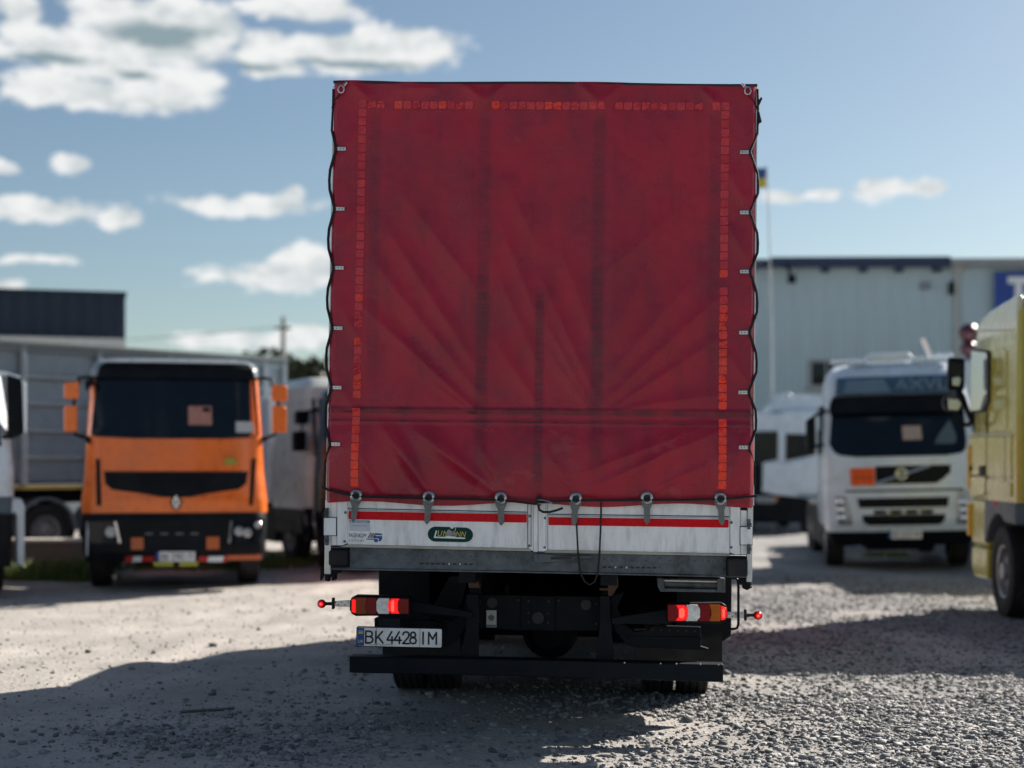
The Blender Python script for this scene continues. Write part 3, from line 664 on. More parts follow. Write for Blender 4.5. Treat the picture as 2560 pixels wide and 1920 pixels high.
# gate edge profiles, centre post, corner plates, hinges, bolts
for pl, y0 in (([(1321,1244),(1334,1245),(1334,1378),(1330,1376),(1321,1369)],-0.020),([(1334.5,1245),(1345,1245),(1345,1379),(1334.5,1379)],-0.032),([(1346,1246),(1369,1246),(1369,1373),(1361,1378),(1346,1378)],-0.024),
               ([(844,1250),(870,1252),(870,1357),(858,1363),(844,1363)],-0.020),([(829,1252),(843,1252),(843,1363),(829,1363)],-0.014),
               ([(1825,1265),(1850,1268),(1850,1386),(1838,1386),(1825,1381)],-0.020),([(1851,1275),(1867,1276),(1867,1386),(1851,1386)],-0.014)):
    B(MB().prism(pp(pl), y0, 0.012), 'gate_profile', M_gatewhite, bevel=0.002)
for a in (1325.5, 1329, 1365):
    B(MB().prism(pp([(a,1262),(a+1,1262),(a+1,1366),(a,1366)]), -0.0255 if a > 1350 else -0.0215, -0.018), 'groove', M_strap)
for (x0,y0,x1,y1) in ((812,1294,842,1338),(1850,1317,1879,1361)):
    B(MB().prism(pp([(x0,y0),(x1,y0),(x1,y1),(x0,y1)]), -0.034, -0.016), 'hinge_plate', M_gatewhite, bevel=0.003)
    B(MB().prism(pp([(x0-1.5,y0-1.5),(x1+1.5,y0-1.5),(x1+1.5,y1+1.5),(x0-1.5,y1+1.5)]), -0.024, -0.014), 'hinge_seal', M_rubber)
for (a, b) in ((865,1281),(863,1353),(1325,1290),(1324,1364),(1363,1295),(1362,1368),(1828,1306),(1827,1368)):
    x, z = q(a, b); mb = MB(); mb.lathe([(0.0085,0),(0.008,-0.006),(0.001,-0.009)], (x,-0.020,z), 'y', 10); B(mb, 'rivet', M_strap, smooth=True)
for (a, b) in ((819,1282),(819,1350),(1871,1310),(1871,1372)):
    x, z = q(a, b); mb = MB(); mb.tube([(x,-0.03,z+0.03),(x,-0.03,z-0.03)], 0.011, 8); mb.tube([(x+0.012*math.cos(t),-0.045,z+0.012*math.sin(t)) for t in [2*math.pi*k/10 for k in range(11)]], 0.004, 5); B(mb, 'hinge_pin', M_steel, smooth=True)
# stickers
st = B(MB().prism(pp([(874.5,1300),(925.5,1301),(926,1328),(875,1327)]), -0.0145, -0.0115), 'sticker', mat('sticker_pale', (0.56,0.60,0.66), 0.4), gate_l)
B(MB().prism(pp([(875,1300.6),(925,1301.6),(925,1307),(875,1306)]), -0.0157, -0.014), 'sticker_band', mat('sticker_blue', (0.10,0.25,0.42), 0.4), st)
sx0, sz0 = q(884,1303.7); sx1, _ = q(923,1304.4)
def flat(name, s, m, parent, a, b, py, hpx, y=-0.0165, **k):
    x0, z0 = q(a, py); x1, z1 = q(b, py); t = 0.0137
    return text(name, s, m, parent, x0, x1, (z0+z1)/2, y, height=hpx/417, **k)
TILT = -0.010
flat('sticker_text', 'STENGEL', M_plate, st, 877, 922, 1304, 4, y=-0.0168, tilt=TILT)
flat('sticker_text', 'THE WORLD OF SERVICE', M_stripe, st, 881, 919, 1314, 2.2, tilt=TILT)
M_navy = mat('navy_ink', (0.02,0.05,0.13), 0.45)
flat('sticker_lettering', 'PAGENKOPF', M_navy, gate_l, 873.5, 917, 1338.5, 10.5, y=-0.0135, tilt=TILT)
flat('sticker_lettering', '0 72 52/53 68-0', M_stripe2, gate_l, 873, 911.5, 1351, 5.5, y=-0.0135, tilt=TILT)
for r_ in range(6):
    for c_ in range(6):
        if (r_+c_) % 2 == 0:
            a = 919+c_*3.2+(5-r_)*1.3; b = 1332.4+r_*2+c_*0.1
            B(MB().prism(pp([(a+0.6,b),(a+3.8,b),(a+3.2,b+2),(a,b+2)]), -0.0145, -0.0115), 'flag_check', M_ink, gate_l)
M_lblue = mat('logo_blue', (0.02,0.08,0.30), 0.4)
for pl in ([(941,1333),(955,1333.5),(956,1338),(938,1337)],[(936,1340),(956,1340),(956,1347),(952,1353),(947,1353),(949,1348),(944,1345),(934,1345)],circ(941,1351,5.2,14,4.6),[(917,1346),(940,1347),(938,1349),(916,1348.3)]):
    B(MB().prism(pp(pl), -0.0145, -0.0115), 'logo_piece', M_lblue, gate_l)
pill = [(c[0], c[1]) for c in ([(1094-19*math.sin(t)*1.0, 1335+18.6*math.cos(t)) for t in [math.pi*k/10 for k in range(11)]])]
pl1 = [(1090+20*math.cos(t), 1335-18.8*math.sin(t)) for t in [math.pi*(0.5+k/10) for k in range(11)]] + [(1163+20*math.cos(t), 1337-18.2*math.sin(t)) for t in [math.pi*(1.5+k/10) for k in range(11)]]
badge = B(MB().prism(pp(pl1), -0.0150, -0.0115), 'green_badge', mat('badge_green', (0.006,0.050,0.046), 0.45, spec=0.12), gate_l)
B(MB().prism(pp([(1090,1326),(1094,1326),(1089.5,1341),(1164,1343.5),(1163,1347),(1085,1344.5)]), -0.0168, -0.0145), 'badge_rule', M_plate, badge)
M_gold = mat('badge_gold', (0.66,0.54,0.10), 0.4)
flat('badge_letter', 'U', M_gold, badge, 1095, 1107, 1333, 14, y=-0.0172, shear=0.25)
flat('badge_letter', 'M', M_gold, badge, 1108, 1122, 1333.5, 14, y=-0.0172, shear=0.25)
flat('badge_letter', 'NN', M_gold, badge, 1140, 1166, 1335, 13, y=-0.0172, shear=0.25)
flat('badge_letter', 'I', M_gold, badge, 1137, 1141, 1323, 9, y=-0.0172, shear=0.15)
B(MB().prism(pp([(1119,1326),(1123,1323),(1131,1328),(1137,1327),(1142,1336),(1139,1339),(1130,1339),(1125,1342),(1112,1341),(1117,1334)]), -0.0185, -0.016), 'torn_patch', mat('torn_grey', (0.30,0.30,0.30), 0.6, var=0.4, scale=40), badge)
B(MB().prism(pp([(1116,1340),(1126,1340),(1140,1341),(1138,1344),(1112,1343)]), -0.0186, -0.016), 'torn_patch', M_plate, badge)
B(MB().prism(pp([(1128,1313),(1135,1310),(1144,1314),(1143,1318),(1136,1318),(1131,1322),(1126,1319)]), -0.0186, -0.0115), 'torn_patch', M_plate, badge)
# rear beam -----------------------------------------------------------------
beam = B(MB().prism(pp([(826,1366),(1328,1379),(1868,1392),(1868,1441),(1830,1439),(1320,1428),(826,1420)]), -0.004, 0.10), 'rear_beam', M_steel, bevel=0.004)
B(MB().prism(pp([(830,1420),(1320,1428.5),(1866,1441),(1866,1444),(1320,1432),(830,1424)]), -0.014, 0.02), 'beam_flange', M_steel, beam)
for i in range(10):
    for (x0, y0, st_, dy) in ((1054.5,1408.5,13.7,0.25),(1511,1417.5,13.9,0.2)):
        a = x0+i*st_; b = y0+i*dy
        pl = [(a+(3.2 if k < 7 else -3.2)+2.0*math.cos(R(-90+k*30 if k < 7 else 90+(k-7)*30)), b+2.2*math.sin(R(-90+k*30 if k < 7 else 90+(k-7)*30))) for k in range(14)]
        B(MB().prism(pp(pl), -0.0055, -0.003), 'slot', M_ink, beam)
        if i in (5, 7) and x0 < 1200 or i in (2, 4) and x0 > 1200:
            x, z = q(a, b); mb = MB(); mb.lathe([(0.007,0),(0.006,-0.006),(0.001,-0.007)], (x,-0.005,z), 'y', 8); B(mb, 'bolt', M_zinc, beam)
for (a, b) in ((925,1386),(955,1387),(970,1387),(1017,1387),(1055,1388),(1075,1392),(1160,1391),(1178,1391),(1194,1391),(1225,1392),(1243,1394),(1270,1393),(1285,1396),(1510,1398),(1528,1400),(1580,1401),(1615,1401),(1675,1401),(1737,1402),(1769,1402),(1783,1402)):
    B(MB().prism(pp(circ(a, b, 1.7, 8)), -0.0052, -0.003), 'hole', M_ink, beam)
for (a, b) in ((884,1374),(884,1406),(1809,1402),(1809,1424),(1649,1398),(1649,1419)):
    x, z = q(a, b); mb = MB(); mb.lathe([(0.010,0),(0.009,-0.006),(0.001,-0.008)], (x,-0.005,z), 'y', 8); B(mb, 'bolt', M_steel, beam)
for (x0,y0,x1,y1) in ((825,1375,871,1413),(1818,1396,1868,1440)):
    bu = B(MB().prism(pp([(x0,y0),(x1,y0),(x1,y1),(x0,y1)]), -0.055, 0.0), 'rubber_buffer', M_rubber, bevel=0.012)
    B(MB().prism(pp([(x0-3,y0-5),(x1+4,y0-5),(x1+4,y1+5),(x0-3,y1+5)]), -0.010, 0.0), 'buffer_plate', M_chassis, bu)
hd = B(MB().prism(pp([(1346,1384),(1375,1386),(1398,1389),(1433,1389),(1440,1394),(1433,1400),(1398,1402),(1372,1405),(1346,1406)]), -0.030, -0.006), 'latch_handle', M_steel, bevel=0.004)
B(MB().prism(pp([(1334,1384),(1347,1384),(1347,1407),(1334,1405)]), -0.022, -0.004), 'latch_base', M_steel, hd, bevel=0.003)
B(MB().prism(pp([(1378,1390.5),(1430,1391.5),(1430,1397.5),(1378,1398.5)]), -0.0315, -0.029), 'latch_slot', M_ink, hd)
B(MB().tube([(*(q(a,b)[:1]),-0.02,q(a,b)[1]) for a,b in ((1436,1392),(1478,1392))], 0.011, 8), 'latch_bar', M_steel, hd)
wl_ = [(1440,1262),(1442,1313),(1445,1375),(1450,1428),(1461,1452),(1474,1461),(1487,1453),(1495,1430),(1499,1380),(1502,1310),(1503,1255)]
B(MB().tube([(q(a,b)[0], -0.046 if b < 1400 else -0.03, q(a,b)[1]) for a, b in wl_], 0.0055, 6), 'hanging_cable', M_rope, smooth=True)
for pl in ([(801,1420),(812,1416),(850,1424),(850,1432),(838,1434),(838,1450),(829,1452),(829,1442),(822,1444),(822,1454),(812,1452),(812,1436),(806,1440),(800,1452)],[(1848,1444),(1876,1442),(1877,1470),(1868,1476),(1858,1472),(1856,1462),(1848,1462)]):
    B(MB().prism(pp(pl,0.02), 0.02, 0.09), 'post_foot_latch', M_chassis, bevel=0.004)
for k in range(4):
    B(MB().tube([(q(1860,1448+k*7,0.02)[0],0.03,q(1860,1448+k*7,0.02)[1]),(q(1880,1447+k*7,0.02)[0],0.03,q(1880,1447+k*7,0.02)[1])], 0.007, 6), 'latch_spring', M_steel)
# chassis ----------------------------------------------------------------------
def QP(pts, y0, y1, name, m=None, bevel=0.004, parent=None): return B(MB().prism(pp(pts, y0), y0, y1), name, m or M_chassis, parent, bevel=bevel)
for s in (-1, 1): B(MB().box(xc+s*0.43-0.04, xc+s*0.43+0.04, 0.75, 6.6, 0.72, 0.99), 'frame_rail', M_chassis, bevel=0.006)
for y in (1.0, 1.9, 2.9, 3.9, 4.8): B(MB().box(xc-1.18, xc+1.18, y, y+0.08, zf-0.14, zf-0.02), 'floor_bearer', M_chassis)
for s in (-0.43, 0.43): B(MB().box(xc+s-0.05, xc+s+0.05, 0.10, BOXL-0.2, zf-0.22, zf-0.14), 'subframe', M_chassis)
cm = QP([(1176,1486),(1500,1492),(1500,1577),(1420,1577),(1300,1576),(1176,1568)], 0.72, 0.86, 'cross_member')
QP([(1303,1489),(1387,1491),(1387,1577),(1303,1575)], 0.70, 0.72, 'tow_plate', parent=cm)
for (a,b,r_) in ((1345,1545,15),(1230,1507,13),(1465,1512,13)):
    QP(circ(a,b,r_,18), 0.693 if a == 1345 else 0.713, 0.70 if a == 1345 else 0.72, 'round_hole', M_ink, 0, cm)
for (a,b) in ((1321,1533),(1370,1534),(1321,1556),(1370,1557),(1321,1503),(1371,1504),(1199,1504),(1200,1553),(1296,1501),(1490,1510),(1490,1560),(1396,1502)):
    QP(circ(a,b,3,8), 0.694, 0.722, 'bolt', M_ink, 0, cm)
sp = QP([(1216,1526),(1241,1526),(1241,1568),(1216,1568)], 0.712, 0.72, 'inspection_sticker', mat('sticker_white', (0.5,0.52,0.5), 0.5), 0, cm)
QP([(1220,1541),(1229,1536),(1237,1543),(1232,1553),(1222,1550)], 0.709, 0.713, 'sticker_print', M_strap, 0, sp)
QP([(1217,1562),(1240,1562),(1240,1567),(1217,1567)], 0.709, 0.713, 'sticker_print', M_strap, 0, sp)
# bumper brackets and underrun bar
for pl in ([(1168,1486),(1195,1486),(1195,1648),(1147,1648),(1160,1600),(1168,1540)],[(1500,1490),(1523,1490),(1527,1560),(1538,1662),(1488,1660),(1500,1560)]):
    QP(pl, 0.52, 0.60, 'bar_bracket')
bar = QP([(873,1641),(1340,1650),(1809,1662),(1808,1706),(1340,1692),(873,1682)], 0.42, 0.56, 'underrun_bar', bevel=0.008)
for a in (1560, 1650, 1690, 1750, 1795):
    QP([(a,1654+(a-1500)*0.022),(a+3,1654+(a-1500)*0.022),(a+3,1657+(a-1500)*0.022),(a,1657+(a-1500)*0.022)], 0.415, 0.43, 'bar_clip', M_zinc, 0, bar)
# mudguard carriers, guards and flaps
QP([(1560,1480),(1542,1520),(1556,1560),(1585,1580),(1620,1576),(1628,1564),(1752,1568),(1752,1616),(1772,1622),(1762,1626),(1590,1620),(1566,1612),(1540,1580),(1526,1540),(1526,1490)], 0.60, 0.66, 'guard_carrier')
QP([(1570,1590),(1755,1592),(1755,1598),(1570,1598)], 0.592, 0.60, 'carrier_lip', M_black)
for k in range(8): QP(circ(1590+k*21,1574+k*0.6,2.2,8), 0.594, 0.602, 'bolt', M_ink, 0)
QP([(1176,1486),(1168,1560),(1140,1605),(1104,1620),(1090,1605),(1090,1560),(1070,1558),(1112,1563),(1145,1545),(1160,1510),(1168,1484)], 0.60, 0.66, 'guard_carrier')
QP([(936,1545),(1085,1553),(1120,1562),(1120,1580),(936,1575)], 0.60, 0.66, 'guard_carrier')
QP([(1068,1546),(1125,1440),(1170,1440),(1158,1500),(1135,1553)], 0.9, 1.0, 'wheel_guard', M_black)
for pl in ([(946,1425),(1075,1425),(1075,1560),(936,1560),(936,1548),(946,1540)],[(1690,1435),(1830,1440),(1828,1590),(1808,1604),(1690,1600)]):
    QP(pl, 1.25, 1.95, 'wheel_guard', M_black, 0.01)
mfl = QP([(956,1560),(1150,1560),(1150,1672),(956,1672)], 1.45, 1.47, 'mud_flap', M_rubber)
mfr = QP([(1585,1570),(1806,1575),(1806,1692),(1585,1686)], 1.25, 1.27, 'mud_flap', M_rubber)
for s in (-1, 1):     # curved guards over the rear wheels
    arc = [(2.5-0.62*math.cos(R(a)), 0.50+0.58*math.sin(R(a))) for a in range(10, 171, 10)]; arc2 = [(2.5-0.60*math.cos(R(a)), 0.50+0.56*math.sin(R(a))) for a in range(170, 9, -10)]
    x0 = 0.62 if s > 0 else -1.24
    B(MB().prism(arc+arc2, x0, x0+0.62, 'x'), 'wheel_guard', M_black)
# step roller box on the right
rb = QP([(1643,1445),(1660,1446),(1662,1478),(1650,1478),(1645,1468)], 0.16, 0.30, 'roller_bracket', M_steel); QP([(1793,1446),(1813,1446),(1813,1482),(1793,1480)], 0.16, 0.30, 'roller_bracket', M_steel)
QP([(1650,1470),(1812,1474),(1812,1481),(1650,1479)], 0.17, 0.30, 'roller_tray', M_steel)
a = q(1660,1459,0.22); b_ = q(1796,1462,0.22)
B(MB().cyl((a[0],0.22,a[1]),(b_[0],0.22,b_[1]), 0.028, 14), 'roller', M_steel, smooth=True)
a = q(1660,1450,0.2); b_ = q(1796,1453,0.2); B(MB().cyl((a[0],0.2,a[1]),(b_[0],0.2,b_[1]), 0.010, 8), 'roller_rod', M_zinc, smooth=True)
rod = [(1828,1445),(1838,1445),(1845,1450),(1846,1462),(1846,1560),(1843,1570),(1836,1572),(1822,1573)]
B(MB().tube([(q(a,b,0.3)[0],0.3,q(a,b,0.3)[1]) for a,b in rod], 0.008, 8), 'bent_rod', M_black, smooth=True)
# centre: hangers, spare parts, axle
QP([(1168,1430),(1185,1430),(1200,1470),(1172,1470)], 0.5, 0.6, 'body_clamp', mat('rusty_steel',(0.10,0.05,0.03),0.7,var=0.4,scale=18)); QP([(1520,1440),(1545,1440),(1545,1466),(1530,1490),(1520,1490)], 0.5, 0.6, 'body_clamp', MATS['rusty_steel'])
QP([(1498,1470),(1522,1470),(1522,1476),(1498,1476)], 0.5, 0.6, 'body_clamp', MATS['rusty_steel'])
mb = MB(); mb.cyl((xc-1.0,2.5,0.48),(xc+1.0,2.5,0.48), 0.075, 14); B(mb, 'rear_axle', M_chassis, smooth=True)
mb = MB(); mb.lathe([(0.001,-0.26),(0.12,-0.25),(0.21,-0.12),(0.22,0.1),(0.14,0.3),(0.07,0.4)], (xc,2.5,0.46), 'y', 22); B(mb, 'differential', M_chassis, smooth=True)
for s in (-1, 1): B(MB().prism([(1.5,0.70),(2.0,0.60),(2.5,0.57),(3.0,0.60),(3.5,0.70),(3.5,0.64),(3.0,0.54),(2.5,0.50),(2.0,0.54),(1.5,0.64)], xc+s*0.48-0.04, xc+s*0.48+0.04, 'x'), 'leaf_spring', M_chassis)
B(MB().box(-1.18,-0.6,3.2,4.5,0.33,0.98), 'fuel_tank', M_steel, bevel=0.06, seg=3); B(MB().box(0.6,1.16,3.2,3.9,0.30,1.0), 'tool_box', M_black, bevel=0.03); B(MB().box(0.6,1.16,3.98,5.0,0.30,1.0), 'battery_box', M_black, bevel=0.03)
B(MB().box(-0.5,0.5,4.7,6.4,0.30,0.98), 'engine', M_chassis, bevel=0.05); B(MB().box(-1.18,1.18,6.5,6.82,0.25,0.9), 'front_bumper', M_black, bevel=0.05)
B(MB().box(-0.36,0.36,3.0,4.6,0.42,0.72), 'gearbox', M_chassis, bevel=0.05); B(MB().box(-1.1,1.1,5.05,5.15,0.30,1.05), 'front_guard', M_black)
for s in (-1, 1): B(MB().box(xc+s*0.84-0.38, xc+s*0.84+0.38, 3.06, 3.12, 0.30, 1.08), 'splash_guard', M_black)
for s in (-1, 1):
    for z in (0.5, 0.78): B(MB().box(xc+s*1.2-0.015, xc+s*1.2+0.015, 3.25, 4.9, z, z+0.11), 'side_guard', M_alu, bevel=0.004)
    for off in (0.945, 1.20):
        wheel(truck, (xc*0+s*(off-0.14), 2.5, 0.478+gz(T_LOC[0]+s*1.0+0.15, 11.7)), 0.48, 0.235, s)
    wheel(truck, (s*1.05, 5.75, 0.478), 0.48, 0.27, s)
# the cab ahead of the box
cabm = mat('red_truck_cab', (0.35,0.02,0.02), 0.35, coat=0.4)
B(MB().prism([(5.3,0.55),(6.8,0.55),(6.84,1.4),(6.6,2.45),(6.3,2.52),(5.35,2.52)], -1.2, 1.2, 'x'), 'cab', cabm, bevel=0.06, seg=3)
B(MB().prism([(6.79,1.55),(6.81,1.55),(6.625,2.38),(6.605,2.38)], -1.05, 1.05, 'x'), 'windscreen', M_glass)
# tail lamps -------------------------------------------------------------------
def lamp(x0, y0, x1, y1, segs, roundside, tilt):
    D0, D1 = 0.30, 0.42
    w = x1-x0; h = y1-y0
    P_ = lambda a, b: (x0+a*w, y0+b*h+tilt*(a-0.5)*w)
    if roundside < 0: outl = [(0.10,0),(1,0.05),(1,0.95),(0.10,1.0),(0.03,0.9),(0.0,0.7),(0,0.3),(0.03,0.1)]
    else: outl = [(0,0.05),(0.9,0),(0.97,0.1),(1,0.3),(1,0.7),(0.97,0.9),(0.9,1.0),(0,0.95)]
    hs = QP([P_(*p) for p in outl], D0+0.02, D1, 'tail_lamp', M_black, 0.008)
    for (nm, m, pl, dy) in segs:
        QP([P_(*p) for p in pl], D0-dy, D0+0.025, nm, m, 0.003, hs)
    return hs
T0, T1 = 0.10, 0.90
lamp(874,1489,1024,1541,[('lens', M_reddark, [(0.03,0.2),(0.07,T0),(0.45,T0),(0.45,T1),(0.07,T1),(0.03,0.8)], 0.0),
     ('lit_lens', M_redlit, [(0.035,0.2),(0.10,0.2),(0.10,0.85),(0.035,0.8)], 0.006),
     ('amber_lens', mat('lamp_amber_dim',(0.30,0.05,0.008),0.2,spec=0.2), [(0.11,T0),(0.28,T0),(0.26,0.5),(0.28,T1),(0.11,T1)], 0.006),
     ('clear_lens', M_clear, [(0.48,T0+0.02),(0.66,T0+0.02),(0.64,0.5),(0.66,T1-0.02),(0.48,T1-0.02),(0.445,0.7),(0.445,0.3)], 0.008),
     ('lens', M_reddark, [(0.67,T0+0.02),(0.98,T0+0.04),(0.98,T1-0.04),(0.67,T1-0.02)], 0.0),
     ('lit_lens', M_redlit, [(0.645,0.32),(0.70,T0+0.04),(0.83,T0+0.04),(0.80,0.3),(0.80,0.72),(0.83,T1-0.04),(0.70,T1-0.04),(0.645,0.70)], 0.006),
     ('lit_core', M_redlit2, [(0.69,0.30),(0.73,0.2),(0.74,0.3),(0.74,0.72),(0.73,0.8),(0.69,0.72)], 0.009)], -1, 0.01)
lamp(1668,1507,1819,1558,[('lens', M_reddark, [(0.01,T0),(0.30,T0),(0.30,T1),(0.01,T1)], 0.0),
     ('lit_lens', M_redlit, [(0.15,T0+0.02),(0.29,T0+0.02),(0.345,0.32),(0.345,0.7),(0.28,T1-0.02),(0.14,T1-0.02),(0.19,0.7),(0.19,0.34)], 0.006),
     ('lit_core', M_redlit2, [(0.20,0.32),(0.26,0.24),(0.29,0.4),(0.29,0.65),(0.25,0.78),(0.20,0.72)], 0.009),
     ('clear_lens', M_clear, [(0.31,T0),(0.50,T0),(0.545,0.3),(0.545,0.7),(0.49,T1),(0.30,T1),(0.345,0.7),(0.345,0.32)], 0.008),
     ('lens', M_reddark, [(0.51,T0),(0.72,T0),(0.72,T1),(0.50,T1),(0.55,0.7),(0.55,0.3)], 0.0),
     ('amber_lens', M_amber, [(0.70,T0),(0.88,T0),(0.885,0.5),(0.88,T1),(0.70,T1),(0.73,0.6),(0.73,0.4)], 0.006),
     ('lit_lens', M_redlit, [(0.895,T0+0.05),(0.95,T0+0.1),(0.985,0.3),(0.985,0.7),(0.95,T1-0.08),(0.895,T1-0.05)], 0.006),
     ('lit_core', M_redlit2, [(0.915,0.28),(0.955,0.28),(0.955,0.72),(0.915,0.72)], 0.009)], 1, 0.008)
for (a0, a1, bx, by, s) in ((832,876,805,1509,-1),(1817,1864,1894.5,1538,1)):
    arm = QP([(a0,by-8+(2 if s<0 else 0)),(a1,by-9),(a1,by+8),(a0,by+7)], 0.36, 0.372, 'marker_arm', M_zinc)
    for k in range(5): QP(circ(a0+6+k*8,by-3+(k%2)*6,1.6,7), 0.356, 0.361, 'arm_hole', M_ink, 0, arm)
    e = a0 if s < 0 else a1
    QP([(e-3,by-14),(e+3,by-14),(e+3,by+14),(e-3,by+14)], 0.34, 0.38, 'marker_flange', M_rubber)
    x0, z0 = q(e,by,0.36); x1, z1 = q(bx,by,0.36)
    stalk = B(MB().tube([(x0,0.36,z0),(x0*0.5+x1*0.5,0.36,z1),(x1,0.36,z1)],[0.012,0.010,0.014],8), 'marker_lamp', M_rubber, smooth=True)
    mb = MB(); mb.lathe([(0.001,-0.028),(0.015,-0.027),(0.025,-0.014),(0.028,0.0),(0.025,0.014),(0.001,0.028)], (x1,0.35,z1), 'y', 18); B(mb, 'marker_housing', M_reddark, stalk, smooth=True)
    mb = MB(); mb.lathe([(0.001,-0.033),(0.011,-0.031),(0.019,-0.022),(0.019,-0.016)], (x1,0.35,z1), 'y', 16); B(mb, 'marker_lens', M_redlit, stalk, smooth=True)
    mb = MB(); mb.lathe([(0.001,-0.0365),(0.006,-0.035),(0.008,-0.030)], (x1,0.35,z1), 'y', 12); B(mb, 'marker_bulb', M_redlit2, stalk, smooth=True)
# number plate --------------------------------------------------------------------
YP = 0.28
x0, z0 = q(893,1570,YP); x1, z1 = q(1104,1617,YP); zc = (z0+z1)/2; hh = 0.057
plate = B(MB().prism(rrect(x0-0.006,x1+0.006,zc-hh-0.006,zc+hh+0.006,0.012), YP+0.002, YP+0.02), 'number_plate_frame', M_black, bevel=0.003)
fc = B(MB().prism(rrect(x0,x1,zc-hh,zc+hh,0.009), YP-0.003, YP+0.004), 'number_plate', M_plate, plate)
ub = x0+0.045
B(MB().prism([(x0+0.001,zc-hh+0.002),(ub,zc-hh+0.002),(ub,zc+hh-0.002),(x0+0.001,zc+hh-0.002)], YP-0.0046, YP-0.002), 'country_band', M_blue, plate)
B(MB().prism([(x0+0.009,zc+0.030),(x0+0.038,zc+0.030),(x0+0.038,zc+0.042),(x0+0.009,zc+0.042)], YP-0.006, YP-0.004), 'band_flag', mat('flag_blue',(0.10,0.28,0.55),0.4), plate)
B(MB().prism([(x0+0.009,zc+0.018),(x0+0.038,zc+0.018),(x0+0.038,zc+0.030),(x0+0.009,zc+0.030)], YP-0.006, YP-0.004), 'band_flag', M_yellowp, plate)
text('plate_text', 'UA', M_plate, plate, x0+0.010, x0+0.038, zc-0.028, YP-0.0062, height=0.019)
W_ = x1-x0
for ch, px in (('B',914.8),('K',940),('4',968.5),('4',987),('2',1007),('8',1025),('I',1058),('M',1072)):
    xa, _ = q(px, 1595, YP); strokes(plate, ch, xa, 0.066, zc-0.001, 0.072, 0.0105, YP-0.0062, M_ink)
for a in (0.226, 0.742): B(MB().box(x0+W_*a, x0+W_*a+0.002, YP-0.0055, YP-0.002, zc-hh, zc+hh), 'plate_line', M_ink, plate)
B(MB().tube([(x0+0.05+i*0.022, YP-0.006, zc-hh+0.010+0.005*math.sin(i*2.1)) for i in range(9)], 0.0012, 4), 'plate_crack', M_strap, plate)
QP([(945,1545),(1000,1545),(1000,1572),(950,1572)], 0.29, 0.32, 'plate_bracket', M_chassis)
QP([(880,1500),(1030,1502),(1180,1530),(1180,1545),(1030,1530),(880,1530)], 0.43, 0.47, 'lamp_bracket', M_chassis)
QP([(1660,1525),(1815,1527),(1815,1545),(1640,1560),(1530,1560),(1530,1545)], 0.43, 0.47, 'lamp_bracket', M_chassis)
# ------------------------------------------------------------------ parked trucks
class Cab:
    """cab shell lofted from level slices (z, half width, front y, back y, corner radius); the front looks to local -y"""
    def __init__(self, slices, bow=0.05, flip=False): self.s = slices; self.bow = bow; self.fl = -1 if flip else 1
    def at(self, z):
        s = self.s
        if z <= s[0][0]: return s[0][1:]
        for a, b in zip(s, s[1:]):
            if z <= b[0]:
                t = (z-a[0])/(b[0]-a[0]); return tuple(a[i]+(b[i]-a[i])*t for i in range(1, 5))
        return s[-1][1:]
    def fy(self, x, z):
        w, f, b, r = self.at(z); ax = min(abs(x), w); y = f + self.bow*(ax/w)**2
        if ax > w-r: y += r - math.sqrt(max(0, r*r-(ax-(w-r))**2))
        return y
    def body(self, name, m, root, nz=26):
        mb = MB(); z0, z1 = self.s[0][0], self.s[-1][0]; zs = sorted(set([s[0] for s in self.s]+[z0+(z1-z0)*i/nz for i in range(nz+1)])); n = None; rows = []
        for z in zs:
            w, f, b, r = self.at(z); pts = []
            for k in range(25):
                t = -1+2*k/24; x = w*math.sin(t*math.pi/2); pts.append((x, self.fl*self.fy(x, z), z))
            pts += [(w, self.fl*(b*0.5+f*0.5), z), (w, self.fl*(b-0.04), z), (w-0.04, self.fl*b, z), (-w+0.04, self.fl*b, z), (-w, self.fl*(b-0.04), z), (-w, self.fl*(b*0.5+f*0.5), z)]
            n = len(pts); rows += pts
        fs = []
        for j in range(len(zs)-1):
            for k in range(n): fs.append((j*n+k, j*n+(k+1) % n, (j+1)*n+(k+1) % n, (j+1)*n+k))
        fs += [tuple(range(n)), tuple((len(zs)-1)*n+k for k in range(n))]
        mb.add(rows, fs); return mb.build(name, m, root, smooth=True)
    def patch(self, rows, name, m, root, out=0.012, nx=14, nz=8, smooth=True):
        """rows: (z, x left, x right) from bottom to top, laid on the front skin"""
        mb = MB(); zs = []
        for a, b in zip(rows, rows[1:]):
            k = max(1, int(round(nz*(b[0]-a[0])/(rows[-1][0]-rows[0][0]))))
            zs += [tuple(a[i]+(b[i]-a[i])*j/k for i in range(3)) for j in range(k)]
        zs.append(rows[-1]); H = len(zs)-1
        P = lambda i, j, o: (lambda x, z: (x, self.fl*(self.fy(x, z)-o), z))(zs[j][1]+(zs[j][2]-zs[j][1])*i/nx, zs[j][0])
        vs = [P(i, j, out) for j in range(H+1) for i in range(nx+1)]; fs = [(j*(nx+1)+i, j*(nx+1)+i+1, (j+1)*(nx+1)+i+1, (j+1)*(nx+1)+i) for j in range(H) for i in range(nx)]
        ring = [(i,0) for i in range(nx+1)]+[(nx,j) for j in range(1,H+1)]+[(i,H) for i in range(nx-1,-1,-1)]+[(0,j) for j in range(H-1,0,-1)]
        b = len(vs); vs += [P(i, j, -0.02) for i, j in ring]; nr = len(ring)
        fs += [(ring[k][1]*(nx+1)+ring[k][0], ring[(k+1) % nr][1]*(nx+1)+ring[(k+1) % nr][0], b+(k+1) % nr, b+k) for k in range(nr)]
        mb.add(vs, fs); return mb.build(name, m, root, smooth=smooth)
